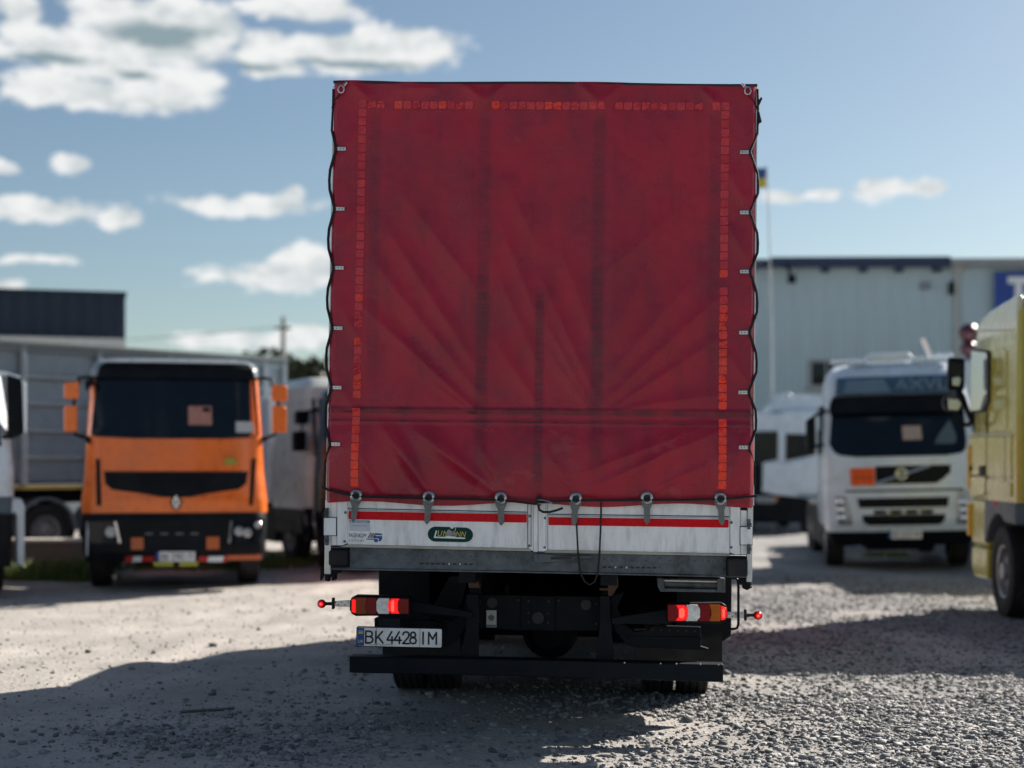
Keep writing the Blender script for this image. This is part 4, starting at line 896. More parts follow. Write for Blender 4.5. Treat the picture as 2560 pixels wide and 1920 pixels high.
def rows_of(q_, pts, y=0.0):
    """pts: (py, px left, px right) top to bottom -> rows bottom to top"""
    out = []
    for (py, a, b) in pts:
        xa, z = q_(a, py, y); xb, _ = q_(b, py, y); out.append((z, xa, xb))
    return out[::-1]
def slab(root, q_, pts, y0, y1, name, m, bevel=0.01, parent=None, seg=2):
    return MB().prism([q_(a, b, y0) for a, b in pts], y0, y1).build(name, m, parent or root, bevel=bevel, seg=seg)
def rbox(px0, py0, px1, py1): return [(px0,py0),(px1,py0),(px1,py1),(px0,py1)]
def chassis(root, y0, y1, axles, tr=0.5, sides=(-1,1), track=1.02):
    for s in (-1, 1): MB().box(s*0.42-0.04, s*0.42+0.04, y0, y1, 0.7, 0.98).build('frame_rail', M_chassis, root)
    for y in axles:
        MB().cyl((-0.9,y,tr),(0.9,y,tr), 0.07, 10).build('axle', M_chassis, root, smooth=True)
        for s in sides: wheel(root, (s*track, y, tr), tr, 0.30, s)
    for s in (-1, 1): MB().box(s*0.87-0.3, s*0.87+0.3, axles[0]+0.75, axles[1]-0.75, 0.30, 1.0).build('side_tank', M_chassis, root, bevel=0.05)
    MB().box(-0.55,0.55,0.5,axles[0]+1.2,0.32,0.95).build('engine', M_chassis, root, bevel=0.05)

# ---- orange truck -------------------------------------------------------------
OL = ((437.5-HX)*20.8/F, 20.8, 0.0)
OYAW = R(12.0)
orange = empty('cab_truck', OL, OYAW, 'orange truck with orange mirrors facing the camera, in front of the grey trailer', 'truck')
qo = pixfn(Matrix.Translation(OL) @ Matrix.Rotation(OYAW,4,'Z'))
zo = lambda py: qo(437, py)[1]
oc = Cab([(zo(1284),1.245,0.02,2.0,0.22),(zo(1250),1.245,0.0,2.0,0.25),(zo(1178),1.20,0.03,2.0,0.24),(zo(1095),1.175,0.06,2.0,0.16),(zo(944),1.125,0.24,2.0,0.13)], bow=0.07)
ob = oc.body('cab', M_orange, orange)
orf = Cab([(zo(943),1.128,0.236,2.0,0.13),(zo(920),1.12,0.26,2.0,0.14),(zo(903),1.07,0.32,1.98,0.18),(zo(894),1.0,0.42,1.94,0.2),(zo(890),0.9,0.6,1.88,0.2)], bow=0.07)
orf.body('roof', mat('roof_silver_grey',(0.20,0.22,0.24),0.3,coat=0.4), orange, nz=10)
oc.patch(rows_of(qo, [(941,237,641),(1000,233,645),(1085,226,650),(1090,236,642),(1096,330,560)]), 'windscreen', M_glass, orange, out=0.015)
orf.patch(rows_of(qo, [(902,262,622),(912,247,634),(942,238,641)]), 'sun_visor', M_black, orange, out=0.07)
oc.patch(rows_of(qo, [(1179,259,620),(1210,263,616),(1224,280,598),(1233,350,530),(1244,412,468)]), 'grille', M_black, orange, out=0.012)
oc.patch(rows_of(qo, [(1096,254,625),(1176,257,622)]), 'bonnet_panel', M_orange, orange, out=0.016)
oc.patch(rows_of(qo, [(1244,280,598),(1281,277,600)]), 'lower_panel', M_orange, orange, out=0.016)
for k in range(4): oc.patch(rows_of(qo, [(1188+k*9,350,530),(1190+k*9,350,530)]), 'grille_slat', M_chassis, orange, out=0.026, nx=6, nz=1)
for a, b in (((238,246),(239,253)),((625,641),(624,636))):
    oc.patch(rows_of(qo, [(1147,a[0] if a[0] < 400 else a[0]+6,a[0]+10 if a[0]<400 else a[1]+1),(1264,b[0]+2 if a[0]<400 else b[0]-1,b[1] if a[0]<400 else b[1]-4)]), 'side_vent', M_black, orange, out=0.014, nx=3)
# emblem: a tall lozenge in a dark ring
ez = qo(440,1255); d = -0.045
em = MB().prism([(ez[0],ez[1]+0.12),(ez[0]+0.045,ez[1]+0.07),(ez[0]+0.08,ez[1]),(ez[0]+0.045,ez[1]-0.07),(ez[0],ez[1]-0.12),(ez[0]-0.045,ez[1]-0.07),(ez[0]-0.08,ez[1]),(ez[0]-0.045,ez[1]+0.07)], d, 0.03).build('emblem_base', M_black, orange, bevel=0.008)
loz = lambda k: [(ez[0],ez[1]+0.10*k),(ez[0]+0.055*k,ez[1]),(ez[0],ez[1]-0.10*k),(ez[0]-0.055*k,ez[1])]
MB().prism(loz(1), d-0.015, d+0.005).build('emblem', M_chrome, em, bevel=0.004)
MB().prism(loz(0.4), d-0.017, d-0.01).build('emblem_centre', M_black, em)
MB().prism(rrect(*[qo(561,1158)[0],qo(591,1143)[0],zo(1163),zo(1145)],0.01), -0.0,0.02).build('model_badge', mat('badge_olive',(0.35,0.30,0.04),0.5), orange).location.y = -0.005
# lower black bumper with headlamps
bz = Cab([(zo(1404),1.18,0.02,0.5,0.16),(zo(1380),1.22,-0.04,0.6,0.18),(zo(1300),1.235,-0.04,0.6,0.2),(zo(1283),1.225,0.0,0.6,0.2)], bow=0.06)
bump = bz.body('bumper', M_black, orange, nz=6)
for sgn, pl in ((-1,[(1304,218,291),(1330,221,297),(1358,228,303)]),(1,[(1302,575,656),(1330,573,655),(1357,570,648)])):
    hl = bz.patch(rows_of(qo, pl), 'headlamp', M_glass, bump, out=0.02, nx=6)
    hl2 = bz.patch(rows_of(qo, [(1304,286,291),(1357,297,303)] if sgn < 0 else [(1302,575,580),(1357,570,576)]), 'headlamp_trim', M_chrome, hl, out=0.03, nx=2)
    for (a, b, r_) in (((277,1330,0.075),) if sgn < 0 else ((597,1328,0.065),(618,1332,0.065),(644,1312,0.05))):
        x, z = qo(a, b); y = bz.fy(x, z)-0.022
        mb = MB(); mb.lathe([(r_,0.0),(r_*0.85,-0.012),(0.001,-0.02)], (x,y,z), 'y', 18); mb.build('lamp_bulb', M_head, hl, smooth=True)
bz.patch(rows_of(qo, [(1305,216,222),(1390,214,219)]), 'corner_strip', M_white, bump, out=0.012, nx=2)
for (a,b,c,d_) in ((328,1344,359,1374),(516,1342,548,1373)): bz.patch(rows_of(qo, [(b,a,c),(d_,a,c)]), 'orange_marker', mat('marker_orange',(0.5,0.12,0.03),0.4), bump, out=0.02, nx=3)
bz.patch(rows_of(qo, [(1323,365,515),(1370,370,510)]), 'lower_grille', M_chassis, bump, out=0.012)
for k in range(4): bz.patch(rows_of(qo, [(1332,363+k*38,382+k*38),(1336,363+k*38,382+k*38)]), 'grille_slot', M_strap, bump, out=0.018, nx=2, nz=1)
M_wred = mat('warn_red',(0.42,0.02,0.02),0.4)
for i, (a, b) in enumerate(((311,330),(330,352),(352,383),(494,518),(518,556),(556,566))):
    bz.patch(rows_of(qo, [(1391,a+4,b+4),(1405,a,b)]), 'warning_strip', M_white if i in (1,4) else M_wred, bump, out=0.022, nx=2, nz=1)
bz.patch(rows_of(qo, [(1388,566,654),(1401,566,654)]), 'orange_strip', mat('strip_orange',(0.42,0.09,0.03),0.5), bump, out=0.02, nx=4, nz=1)
def small_plate(root, q_, x0, y0, x1, y1, y, s, rows=True):
    p = slab(root, q_, rbox(x0,y0,x1,y1), y-0.012, y, 'number_plate', M_plate, 0.003)
    slab(root, q_, rbox(x0,y0,x0+(x1-x0)*0.09,y1), y-0.016, y-0.01, 'country_band', M_blue, 0, p)
    a, zc_ = q_(x0+(x1-x0)*0.14, (y0+y1)/2, y); b, _ = q_(x1-(x1-x0)*0.05, y1, y); hgt = abs(q_(x0,y0,y)[1]-q_(x0,y1,y)[1])
    text('plate_text', s, M_ink, p, a, b, zc_, y-0.0165, height=hgt*0.66); return p
small_plate(orange, qo, 390, 1379, 488, 1404, -0.05, 'BK 2982 IT')
slab(orange, qo, [(380,1405),(434,1406),(432,1415),(388,1416)], -0.04, -0.02, 'yellow_strip', mat('hi_vis',(0.5,0.52,0.06),0.5)); slab(orange, qo, [(447,1406),(497,1405),(492,1415),(448,1416)], -0.04, -0.02, 'yellow_strip', MATS['hi_vis'])
# notices inside the windscreen
oc.patch(rows_of(qo, [(1014,471,530),(1062,471,530)]), 'paper_notice', mat('notice_pink',(0.42,0.20,0.16),0.6,var=0.2,scale=12), orange, out=0.019, nx=3, nz=2)
oc.patch(rows_of(qo, [(1018,506,526),(1028,506,526)]), 'notice_print', M_chassis, orange, out=0.022, nx=2, nz=1)
oc.patch(rows_of(qo, [(1053,590,634),(1081,590,636)]), 'paper_notice', mat('notice_white',(0.5,0.52,0.53),0.6), orange, out=0.019, nx=2, nz=2)
for k in (0, 1):
    oc.patch(rows_of(qo, [(1084,280+k*150,290+k*150),(1088,380+k*150,390+k*150)]), 'wiper', M_black, orange, out=0.03, nx=2, nz=2)
# mirrors
for (a,b,c,d_,cx) in ((160,956,196,997,245),(160,1014,192,1080,240),(680,962,719,1003,640),(682,1014,717,1081,643)):
    mi = slab(orange, qo, [(a+4,b),(c,b),(c,d_-4),(c-5,d_),(a,d_),(a,b+6)] if a < 400 else [(a,b),(c-6,b),(c,b+6),(c,d_),(a+4,d_),(a,d_-4)], 0.02, 0.17, 'mirror', M_orange, 0.03, seg=3)
    slab(orange, qo, rbox(a+4,b+4,c-4,d_-4), 0.171, 0.176, 'mirror_glass', M_mirror, 0, mi)
for pl in ([(196,962),(195,944),(215,941),(240,944)],[(186,1080),(188,1086),(205,1092),(232,1094)],[(683,965),(680,948),(660,944),(640,946)],[(690,1081),(684,1088),(668,1094),(650,1096)],[(186,995),(184,1016)],[(694,1002),(694,1016)]):
    MB().tube([(qo(a,b,0.1)[0],0.1+0.15*(i/max(1,len(pl)-1) if len(pl) > 2 else 0),qo(a,b,0.1)[1]) for i,(a,b) in enumerate(pl)], 0.022, 7).build('mirror_arm', M_black, orange, smooth=True)
slab(orange, qo, [(214,949),(232,946),(238,958),(212,976)], 0.12, 0.3, 'mirror_bracket', M_black); slab(orange, qo, [(210,1092),(226,1092),(226,1112),(216,1106)], 0.12, 0.3, 'mirror_bracket', M_black); slab(orange, qo, [(655,1094),(668,1090),(672,1098),(660,1106)], 0.12, 0.3, 'mirror_bracket', M_black)
chassis(orange, 0.3, 5.6, (1.3, 4.6), 0.5)
for s in (-1,1): MB().box(s*0.86-0.3,s*0.86+0.3,0.45,2.0,1.05,1.2).build('wheel_guard', M_black, orange)

# ---- white truck with a slanted bar across its grille ---------------------------
VL = ((2262-HX)*24.7/F, 24.7, 0.0); VYAW = R(-8.0); VR = R(-1.3)
wt = empty('cab_truck', VL, VYAW, 'white truck with an orange hazard plate and roof lamps, facing the camera', 'truck')
wt.rotation_euler = (0, VR, VYAW)
qv = pixfn(Matrix.Translation(VL) @ Matrix.Rotation(VYAW,4,'Z') @ Matrix.Rotation(VR,4,'Y'))
V = lambda x, y: (2000+0.3376*x, 860+0.3376*y)
def vrows(pts, y=0.0): return rows_of(qv, [(V(0,p[0])[1], V(p[1],0)[0], V(p[2],0)[0]) for p in pts], y)
zv = lambda y: qv(2262, V(0,y)[1])[1]
vc = Cab([(zv(1395),1.18,0.06,2.1,0.2),(zv(1300),1.22,0.0,2.1,0.24),(zv(1100),1.235,0.0,2.1,0.22),(zv(830),1.22,0.05,2.1,0.2),(zv(520),1.17,0.28,2.1,0.16),(zv(390),1.14,0.42,2.1,0.16),(zv(250),1.10,0.55,2.1,0.2),(zv(170),1.05,0.72,2.1,0.26),(zv(120),0.95,0.95,2.1,0.3)], bow=0.08)
vc.body('cab', M_white, wt)
vc.patch(vrows([(500,245,1240),(600,235,1240),(740,222,1245),(800,255,1235),(825,300,1200),(838,420,1090)]), 'windscreen', M_glass, wt, out=0.014, nx=18)
vc.patch(vrows([(385,258,1200),(440,232,1225),(515,225,1235)]), 'sun_visor', M_black, wt, out=0.12, nx=18)
tv = vc.patch(vrows([(238,290,1190),(375,270,1200)]), 'visor_screen', mat('visor_blue',(0.035,0.085,0.15),0.18,coat=0.6,var=0.35,scale=5), wt, out=0.16, nx=18)
xa_, za_ = qv(*V(700,300), 0.3); xb_, _ = qv(*V(1090,300), 0.3)
text('visor_lettering', 'AXVL', mat('visor_print',(0.12,0.19,0.26),0.5), tv, xa_, xb_, za_, vc.fy((xa_+xb_)/2, za_)-0.20, height=0.20)
vc.patch(vrows([(255,360,640),(360,330,690)]), 'visor_patch', mat('visor_print',(0.12,0.19,0.26),0.5), tv, out=0.168, nx=8)
vc.patch(vrows([(905,560,1120),(960,560,1118),(1010,562,1060),(1038,562,1010)]), 'grille', M_black, wt, out=0.012, nx=18)
sb = vc.patch(vrows([(1085,335,1215),(1100,335,1215)]), 'panel_gap', M_black, wt, out=0.004, nx=14, nz=1)
vc.patch(vrows([(1145,425,1105),(1215,440,1095)]), 'grille', M_black, wt, out=0.014, nx=14)
vc.patch(vrows([(1270,460,1080),(1320,470,1070),(1345,510,1035)]), 'grille', M_black, wt, out=0.014, nx=14)
vc.patch(vrows([(1232,548,985),(1262,548,985)]), 'grille_bar', M_chassis, wt, out=0.018, nx=8, nz=1)
for a in (650,766,880):
    x, z = qv(*V(a,1250)); mb = MB(); mb.lathe([(0.045,0.0),(0.04,-0.02),(0.001,-0.026)], (x, vc.fy(x,z)-0.018, z), 'y', 14); mb.build('fog_lamp', M_head, wt, smooth=True)
# slanted bar and round badge
p0 = qv(*V(562,1035)); p1 = qv(*V(960,900)); nrm = 0.028
pts = []
for i in range(9):
    t = i/8; x = p0[0]+(p1[0]-p0[0])*t; z = p0[1]+(p1[1]-p0[1])*t; pts.append((x, vc.fy(x,z)-0.03, z))
MB().tube(pts, 0.026, 6).build('grille_slash', M_alu, wt, smooth=True)
x, z = qv(*V(750,962)); yb = vc.fy(x,z)-0.035
mb = MB(); mb.lathe([(0.095,0.02),(0.095,-0.012),(0.07,-0.012),(0.07,0.02)], (x,yb,z), 'y', 28); bd = mb.build('round_badge', M_alu, wt, smooth=True)
MB().prism(circ(x,z,0.07,24), yb-0.004, yb+0.02).build('badge_disc', M_black, bd); MB().box(x-0.075,x+0.075,yb-0.012,yb-0.005,z-0.018,z+0.018).build('badge_bar', M_alu, bd)
hz = vc.patch(vrows([(922,372,552),(1048,380,553)]), 'hazard_plate', mat('hazard_orange',(0.95,0.12,0.015),0.4,spec=0.2), wt, out=0.045, nx=4, nz=3)
for k in (1,2,3): vc.patch(vrows([(922,370+k*46,374+k*46),(1048,378+k*44,382+k*44)]), 'plate_line', mat('line_rust',(0.30,0.05,0.02),0.5), hz, out=0.05, nx=1, nz=1)
vc.patch(vrows([(988,376,553),(996,376,553)]), 'plate_line', MATS['line_rust'], hz, out=0.05, nx=4, nz=1)
vc.patch(vrows([(605,765,905),(710,770,912)]), 'paper_notice', mat('notice_tan',(0.40,0.31,0.26),0.6,var=0.12), wt, out=0.018, nx=3, nz=2)
vc.patch(vrows([(560,1120,1128),(680,1030,1170),(738,1005,1160)]), 'glass_reflection_panel', mat('painted_reflection',(0.08,0.12,0.14),0.5), wt, out=0.018, nx=3, nz=3).name = 'windscreen_reflection'  # pale reflection painted as a panel on the windscreen glass
for pl in ([(1130,262,340),(1230,268,372),(1345,290,392)],[(1085,1175,1262),(1230,1165,1262),(1335,1160,1250)]):
    hl = vc.patch(vrows(pl), 'headlamp', M_head, wt, out=0.016, nx=8)
    for (fz, fx) in ((1170,0.4),(1230,0.5),(1290,0.6)):
        a0 = pl[0][1]+(pl[0][2]-pl[0][1])*fx; x, z = qv(*V(a0,fz)); mb = MB(); mb.lathe([(0.07,0.0),(0.055,-0.012),(0.001,-0.018)], (x, vc.fy(x,z)-0.018, z), 'y', 14); mb.build('lamp_bulb', M_chrome, hl, smooth=True)
vb = Cab([(zv(1490),1.10,0.16,0.6,0.15),(zv(1400),1.19,0.03,0.6,0.2),(zv(1388),1.19,0.03,0.6,0.2)], bow=0.08); vb.body('bumper', M_black, wt, nz=3)
small_plate(wt, qv, *V(655,1380), *V(903,1442), -0.06, 'BK 3355 HB')
# roof beacons, hatch and aerial
for i, a in enumerate(list(range(250,480,44))+list(range(850,1090,46))):
    x, z = qv(*V(a, 140 if a < 600 else 122), 1.0); mb = MB(); mb.lathe([(0.001,0.055),(0.05,0.04),(0.06,0.0),(0.05,-0.03)], (x,0.98,z), 'z', 12); mb.build('roof_lamp', M_white, wt, smooth=True)
a = qv(*V(485,128),1.0); b = qv(*V(855,60),1.0)
MB().prism([(a[0],a[1]),(b[0],a[1]),(b[0]-0.1,b[1]),(a[0]+0.06,b[1])], 1.0, 1.7).build('roof_hatch', M_white, wt, bevel=0.03)
a = qv(*V(980,70),1.9); b = qv(*V(1140,110),1.9); MB().prism([(a[0],b[1]),(b[0],b[1]),(b[0],a[1]),(a[0]+0.04,a[1])], 1.9, 2.1).build('roof_box', M_white, wt, bevel=0.03)
a = qv(*V(965,100),1.5); b = qv(*V(905,-40),1.5); MB().tube([(a[0],1.5,a[1]),(b[0],1.5,b[1])], 0.035, 8).build('exhaust_stack', mat('pale_pipe',(0.6,0.55,0.52),0.4), wt, smooth=True)
for (a0,b0,c0,d0) in ((45,540,120,800),):
    mi = slab(wt, qv, [V(a0,b0+25),V(c0-5,b0-20),V(c0,d0-20),V(a0+5,d0)], 0.35, 0.55, 'mirror', M_black, 0.03)
    MB().tube([(qv(*V(110,530),0.45)[0],0.45,qv(*V(110,530),0.45)[1]),(qv(*V(220,490),0.45)[0],0.5,qv(*V(220,490),0.45)[1])], 0.03, 7).build('mirror_arm', M_black, wt)
    MB().tube([(qv(*V(110,760),0.45)[0],0.45,qv(*V(110,760),0.45)[1]),(qv(*V(215,740),0.45)[0],0.5,qv(*V(215,740),0.45)[1])], 0.03, 7).build('mirror_arm', M_black, wt)
slab(wt, qv, [V(1265,480),V(1330,490),V(1330,760),V(1265,740)], 0.35, 0.55, 'mirror', M_black, 0.03)
MB().prism([(0.75,zv(800)),(1.75,zv(800)),(1.75,zv(430)),(0.95,zv(430))], -1.20-0.03, -1.10, 'x').build('side_window', M_glass, wt)
MB().prism([(0.5,0.75),(0.9,0.75),(0.9,zv(830)),(0.5,zv(830))], -1.245, -1.2, 'x').build('door_edge', M_white, wt, bevel=0.02)
chassis(wt, 0.4, 8.5, (1.4, 5.6, 6.9), 0.5)
for s in (-1,1): MB().box(s*0.9-0.3,s*0.9+0.3,0.75,2.1,0.62,1.1).build('wheel_guard', M_black, wt, bevel=0.03)

# ---- yellow tractor, seen from behind its left side ------------------------------
YL = (6.70, 17.2, 0.0); YYAW = R(-4.0)
yt = empty('tractor_truck', YL, YYAW, 'yellow tall-cab tractor truck seen from behind its left side at the right edge', 'truck')
qy = pixfn(Matrix.Translation(YL) @ Matrix.Rotation(YYAW,4,'Z'))
M_yel = mat('yellow_cab_paint', (0.50,0.44,0.055), 0.25, var=0.04, coat=0.4, dirt=(0.40,0.36,0.12), dirt_amt=0.15)
XS = -1.24
Yp = lambda x, y: (2300+0.5428*x, 700+0.5428*y)
def ys(x, y): return qy(*Yp(x,y), x=XS)         # (y, z) on the cab's left flank
zr = 1.30
yc = Cab([(1.30,1.24,-1.44,0.82,0.15),(2.0,1.24,-1.42,0.82,0.15),(3.1,1.235,-1.25,0.82,0.14),(3.35,1.215,-1.17,0.81,0.16),(3.50,1.16,-0.95,0.79,0.2),(3.60,1.05,-0.4,0.76,0.25)], bow=0.08, flip=True)
yc.body('cab', M_yel, yt)
def flank(name, pts, m, out=0.010, parent=None, bevel=0.004, inn=0.02):
    pl = [ys(*p) for p in pts]; pl = [(max(min(p[0],1.40-max(0,p[1]-2.0)*0.155),-0.80), p[1]) for p in pl]
    return MB().prism(pl, XS-out, XS+inn, 'x').build(name, m, parent or yt, bevel=bevel)
win = flank('door_window_frame', [(243,318),(318,326),(324,345),(324,560),(300,606),(236,612)], M_black, 0.022)
flank('door_window', [(247,326),(314,334),(318,350),(318,556),(298,598),(240,603)], mat('side_glass',(0.30,0.36,0.38),0.05,var=0.05,rvar=0.02,coat=1.0), 0.026, win)
flank('door_panel', [(228,722),(308,722),(308,898),(230,898)], M_yel, 0.010)
flank('side_panel', [(312,722),(394,722),(394,920),(312,905)], M_yel, 0.010)
flank('side_panel', [(397,720),(424,720),(424,925),(397,920)], M_yel, 0.010)
flank('step_panel', [(232,905),(306,908),(306,965),(300,985),(236,1000)], M_yel, 0.018)
flank('step_panel', [(314,915),(424,935),(424,998),(314,980)], M_yel, 0.018)
flank('upper_panel', [(338,330),(345,315),(385,312),(400,325),(402,690),(340,690)], M_yel, 0.008)
for pl_ in ([(309,330),(312,330),(312,985),(309,985)],[(229,900),(425,906),(425,909),(229,903)],[(229,719),(425,719),(425,722),(229,722)],[(395,720),(397,720),(397,925),(395,925)],[(325,700),(425,700),(425,702),(325,702)]): flank('panel_gap', pl_, M_ink, 0.012, bevel=0)
flank('door_lock', [(226,855),(242,855),(242,880),(226,880)], M_black, 0.028); flank('door_handle', [(282,855),(304,855),(304,900),(282,900)], M_black, 0.03)
flank('roof_seam', [(250,232),(430,226),(430,232),(250,238)], mat('seam_olive',(0.22,0.18,0.04),0.5), -0.01, inn=0.05); flank('belt_rail', [(228,708),(430,712),(430,719),(228,716)], mat('pale_yellow',(0.52,0.46,0.16),0.25,coat=0.6), 0.024)
# roof fairing
rf = MB().prism([(1.16,3.03),(1.12,3.30),(0.98,3.42),(0.5,3.49),(-0.2,3.53),(-0.78,3.53),(-0.78,3.0)], XS+0.012, XS+0.10, 'x').build('roof_fairing', mat('fairing_cream',(0.62,0.60,0.40),0.25,coat=0.6), yt, bevel=0.05)
# back wall of the cab
MB().box(-1.18,1.18,-0.85,-0.81,1.32,3.45).build('cab_back', mat('yellow_back',(0.33,0.33,0.045),0.4), yt, bevel=0.03)
for x in (-1.02,-0.55,0.55,1.0): MB().box(x-0.03,x+0.03,-0.875,-0.845,1.45,3.3).build('back_rib', MATS['yellow_back'], yt, bevel=0.01)
# wheel arch, front corner, bumper, headlamp strips
arc = lambda r, a0, a1: [(-0.02-r*math.cos(R(a)), 0.54+r*math.sin(R(a))) for a in range(a0, a1+1, 10)]
MB().prism([(0.60,1.30),(-0.80,1.30),(-0.80,1.06)]+[(p[0],p[1]) for p in arc(0.62,60,150)]+[(0.62,0.8)], XS-0.02, XS+0.5, 'x').build('wheel_arch', mat('arch_grey',(0.10,0.115,0.13),0.5), yt, bevel=0.02)
MB().prism([(0.60,0.75),(1.36,0.75),(1.41,1.31),(0.58,1.31),(0.56,1.1)], XS+0.004, 1.236, 'x').build('front_corner', M_yel, yt, bevel=0.05, seg=3)
MB().prism([(0.64,0.38),(1.30,0.36),(1.42,0.48),(1.40,0.74),(0.60,0.74)], XS+0.012, 1.228, 'x').build('front_bumper', M_yel, yt, bevel=0.05, seg=3)
for (z0,z1,y) in ((1.42,1.95,1.40),(0.85,1.25,1.41)): MB().box(XS-0.035,XS+0.05,y-0.06,y+0.04,z0,z1).build('marker_strip', mat('marker_yellow',(0.72,0.40,0.04),0.3), yt, bevel=0.02)
MB().box(XS-0.028,XS,0.02,0.12,1.24,1.30).build('side_marker', M_redtape, yt, bevel=0.01)
def ym(pts, y, y2, name, m, bevel=0.03, parent=None): return MB().prism([qy(*Yp(*p), y) for p in pts], y, y2).build(name, m, parent or yt, bevel=bevel, seg=3)
m1 = ym([(134,362),(140,355),(204,360),(208,372),(206,500),(196,512),(138,506),(130,492)], 1.02, 1.14, 'mirror', M_black); ym([(142,376),(198,380),(197,490),(142,484)], 1.012, 1.02, 'mirror_glass', M_glass, 0.004, m1); ym([(150,452),(176,445),(190,458),(180,488),(152,486)], 1.006, 1.013, 'mirror_reflection', M_mirror, 0.004, m1).name = 'mirror_reflection_patch'  # bright reflection in the upper mirror, shaped as a patch on its glass
m2 = ym([(110,548),(124,532),(180,536),(204,560),(204,588),(180,608),(128,604),(110,580)], 1.05, 1.2, 'mirror', M_black, 0.04); ym([(128,545),(178,550),(192,572),(178,600),(132,598)], 1.042, 1.05, 'mirror_glass', M_mirror, 0.004, m2)
for pl in ([(176,512),(182,530),(190,545)],[(176,505),(200,540),(218,600),(232,640)],[(165,606),(170,640),(190,662),(225,668),(240,640)]):
    MB().tube([(qy(*Yp(*p),1.05)[0],1.05,qy(*Yp(*p),1.05)[1]) for p in pl], 0.028, 8).build('mirror_arm', M_black, yt, smooth=True)
for s in (-1,1): MB().box(s*0.42-0.05, s*0.42+0.05, -4.2, 1.0, 0.72, 1.0).build('frame_rail', M_chassis, yt)
for s in (-1,1):
    wheel(yt, (s*1.06, -0.02, 0.515), 0.515, 0.32, s)
    wheel(yt, (s*0.95, -3.6, 0.515), 0.515, 0.55, s)
MB().box(-1.2,-0.6,-2.3,-1.0,0.45,1.0).build('fuel_tank', M_chassis, yt, bevel=0.08, seg=3); MB().box(0.6,1.2,-2.3,-1.0,0.45,1.0).build('fuel_tank', M_alu, yt, bevel=0.08, seg=3)
MB().box(-1.1,-0.5,-0.75,-0.62,0.35,1.2).build('wheel_guard', M_black, yt); MB().cyl((-0.9,0,0.515),(0.9,0,0.515),0.07,10).build('axle', M_chassis, yt)

# ---- white truck at the left edge -------------------------------------------------
LL = ((-222-HX)*19.2/F, 19.2, 0.0)
lt = empty('cab_truck', LL, R(22), 'white truck cut off by the left edge, only its black mirror and bumper corner showing', 'truck')
ql = pixfn(Matrix.Translation(LL) @ Matrix.Rotation(R(22),4,'Z'))
lc = Cab([(1.05,1.24,0.02,2.1,0.22),(1.6,1.24,0.0,2.1,0.22),(2.1,1.2,0.08,2.1,0.2),(2.85,1.1,0.35,2.1,0.18),(3.1,1.0,0.6,2.0,0.25)], bow=0.07); lc.body('cab', M_white, lt)
lc.patch([(1.95,-1.08,1.08),(2.75,-1.0,1.0)], 'windscreen', M_glass, lt); lc.patch([(1.25,-0.9,0.9),(1.6,-0.95,0.95)], 'grille', M_black, lt)
lb = Cab([(0.4,1.2,0.0,0.6,0.2),(1.08,1.24,-0.05,0.6,0.22)], bow=0.06); lb.body('bumper', M_black, lt, nz=4)
MB().prism([ql(24,1246),ql(52,1244),ql(61,1262),ql(61,1400),ql(54,1416),ql(40,1412),ql(34,1290),ql(24,1270)], 0.25, 0.55).build('bumper_corner', M_white, lt, bevel=0.03, seg=3) if 0 else slab(lt, ql, [(26,1246),(54,1246),(62,1264),(62,1402),(54,1417),(42,1412),(40,1290),(26,1270)], 0.25, 0.6, 'bumper_corner', M_white, 0.03)
lc.patch([(1.02,0.9,1.2),(1.3,1.0,1.22)], 'corner_panel', mat('slate_blue',(0.06,0.10,0.14),0.4), lt, out=0.02, nx=4)
mi = slab(lt, ql, [(16,936),(52,946),(66,962),(64,1078),(52,1088),(20,1090)], 0.05, 0.25, 'mirror', M_black, 0.03, seg=3)
slab(lt, ql, [(55,950),(66,960),(65,1080),(60,1084)], 0.03, 0.2, 'mirror_shell', M_white, 0.01, mi)
MB().tube([(ql(-20,930,0.15)[0],0.2,ql(-20,930,0.15)[1]),(ql(14,935,0.15)[0],0.15,ql(14,935,0.15)[1]),(ql(50,946,0.15)[0],0.15,ql(50,946,0.15)[1])], 0.025, 7).build('mirror_arm', M_white, lt, smooth=True)
MB().tube([(ql(-20,1094,0.15)[0],0.2,ql(-20,1094,0.15)[1]),(ql(30,1092,0.15)[0],0.15,ql(30,1092,0.15)[1]),(ql(50,1084,0.15)[0],0.15,ql(50,1084,0.15)[1])], 0.025, 7).build('mirror_arm', M_black, lt, smooth=True)
chassis(lt, 0.3, 6.5, (1.35, 5.0), 0.5)

# ---- white truck behind the red one, on its left -----------------------------------
BLc = (-2.30, 26.5, 0.0)
bt = empty('cab_truck', BLc, R(26), 'white truck with black mirrors, mostly hidden behind the red truck, on its left', 'truck')
qb = pixfn(Matrix.Translation(BLc) @ Matrix.Rotation(R(26),4,'Z'))
bc = Cab([(0.95,1.24,0.0,2.1,0.25),(1.6,1.24,0.0,2.1,0.25),(2.1,1.2,0.08,2.1,0.22),(3.05,1.14,0.28,2.1,0.2),(3.22,1.0,0.5,2.0,0.25)], bow=0.08); bc.body('cab', mat('cream_cab_paint',(0.52,0.55,0.52),0.35,coat=0.3), bt)
bc.patch([(1.85,-1.12,1.12),(2.85,-1.08,1.08)], 'windscreen', M_glass, bt); bc.patch([(1.1,-0.8,0.8),(1.55,-0.85,0.85)], 'grille', M_black, bt)
b2 = Cab([(0.4,1.15,0.05,0.6,0.2),(0.98,1.24,-0.05,0.6,0.24)], bow=0.08); b2.body('bumper', M_black, bt, nz=4)
b2.patch([(0.68,-1.2,-0.85),(0.85,-1.22,-0.85)], 'headlamp', M_head, bt, out=0.02, nx=4)
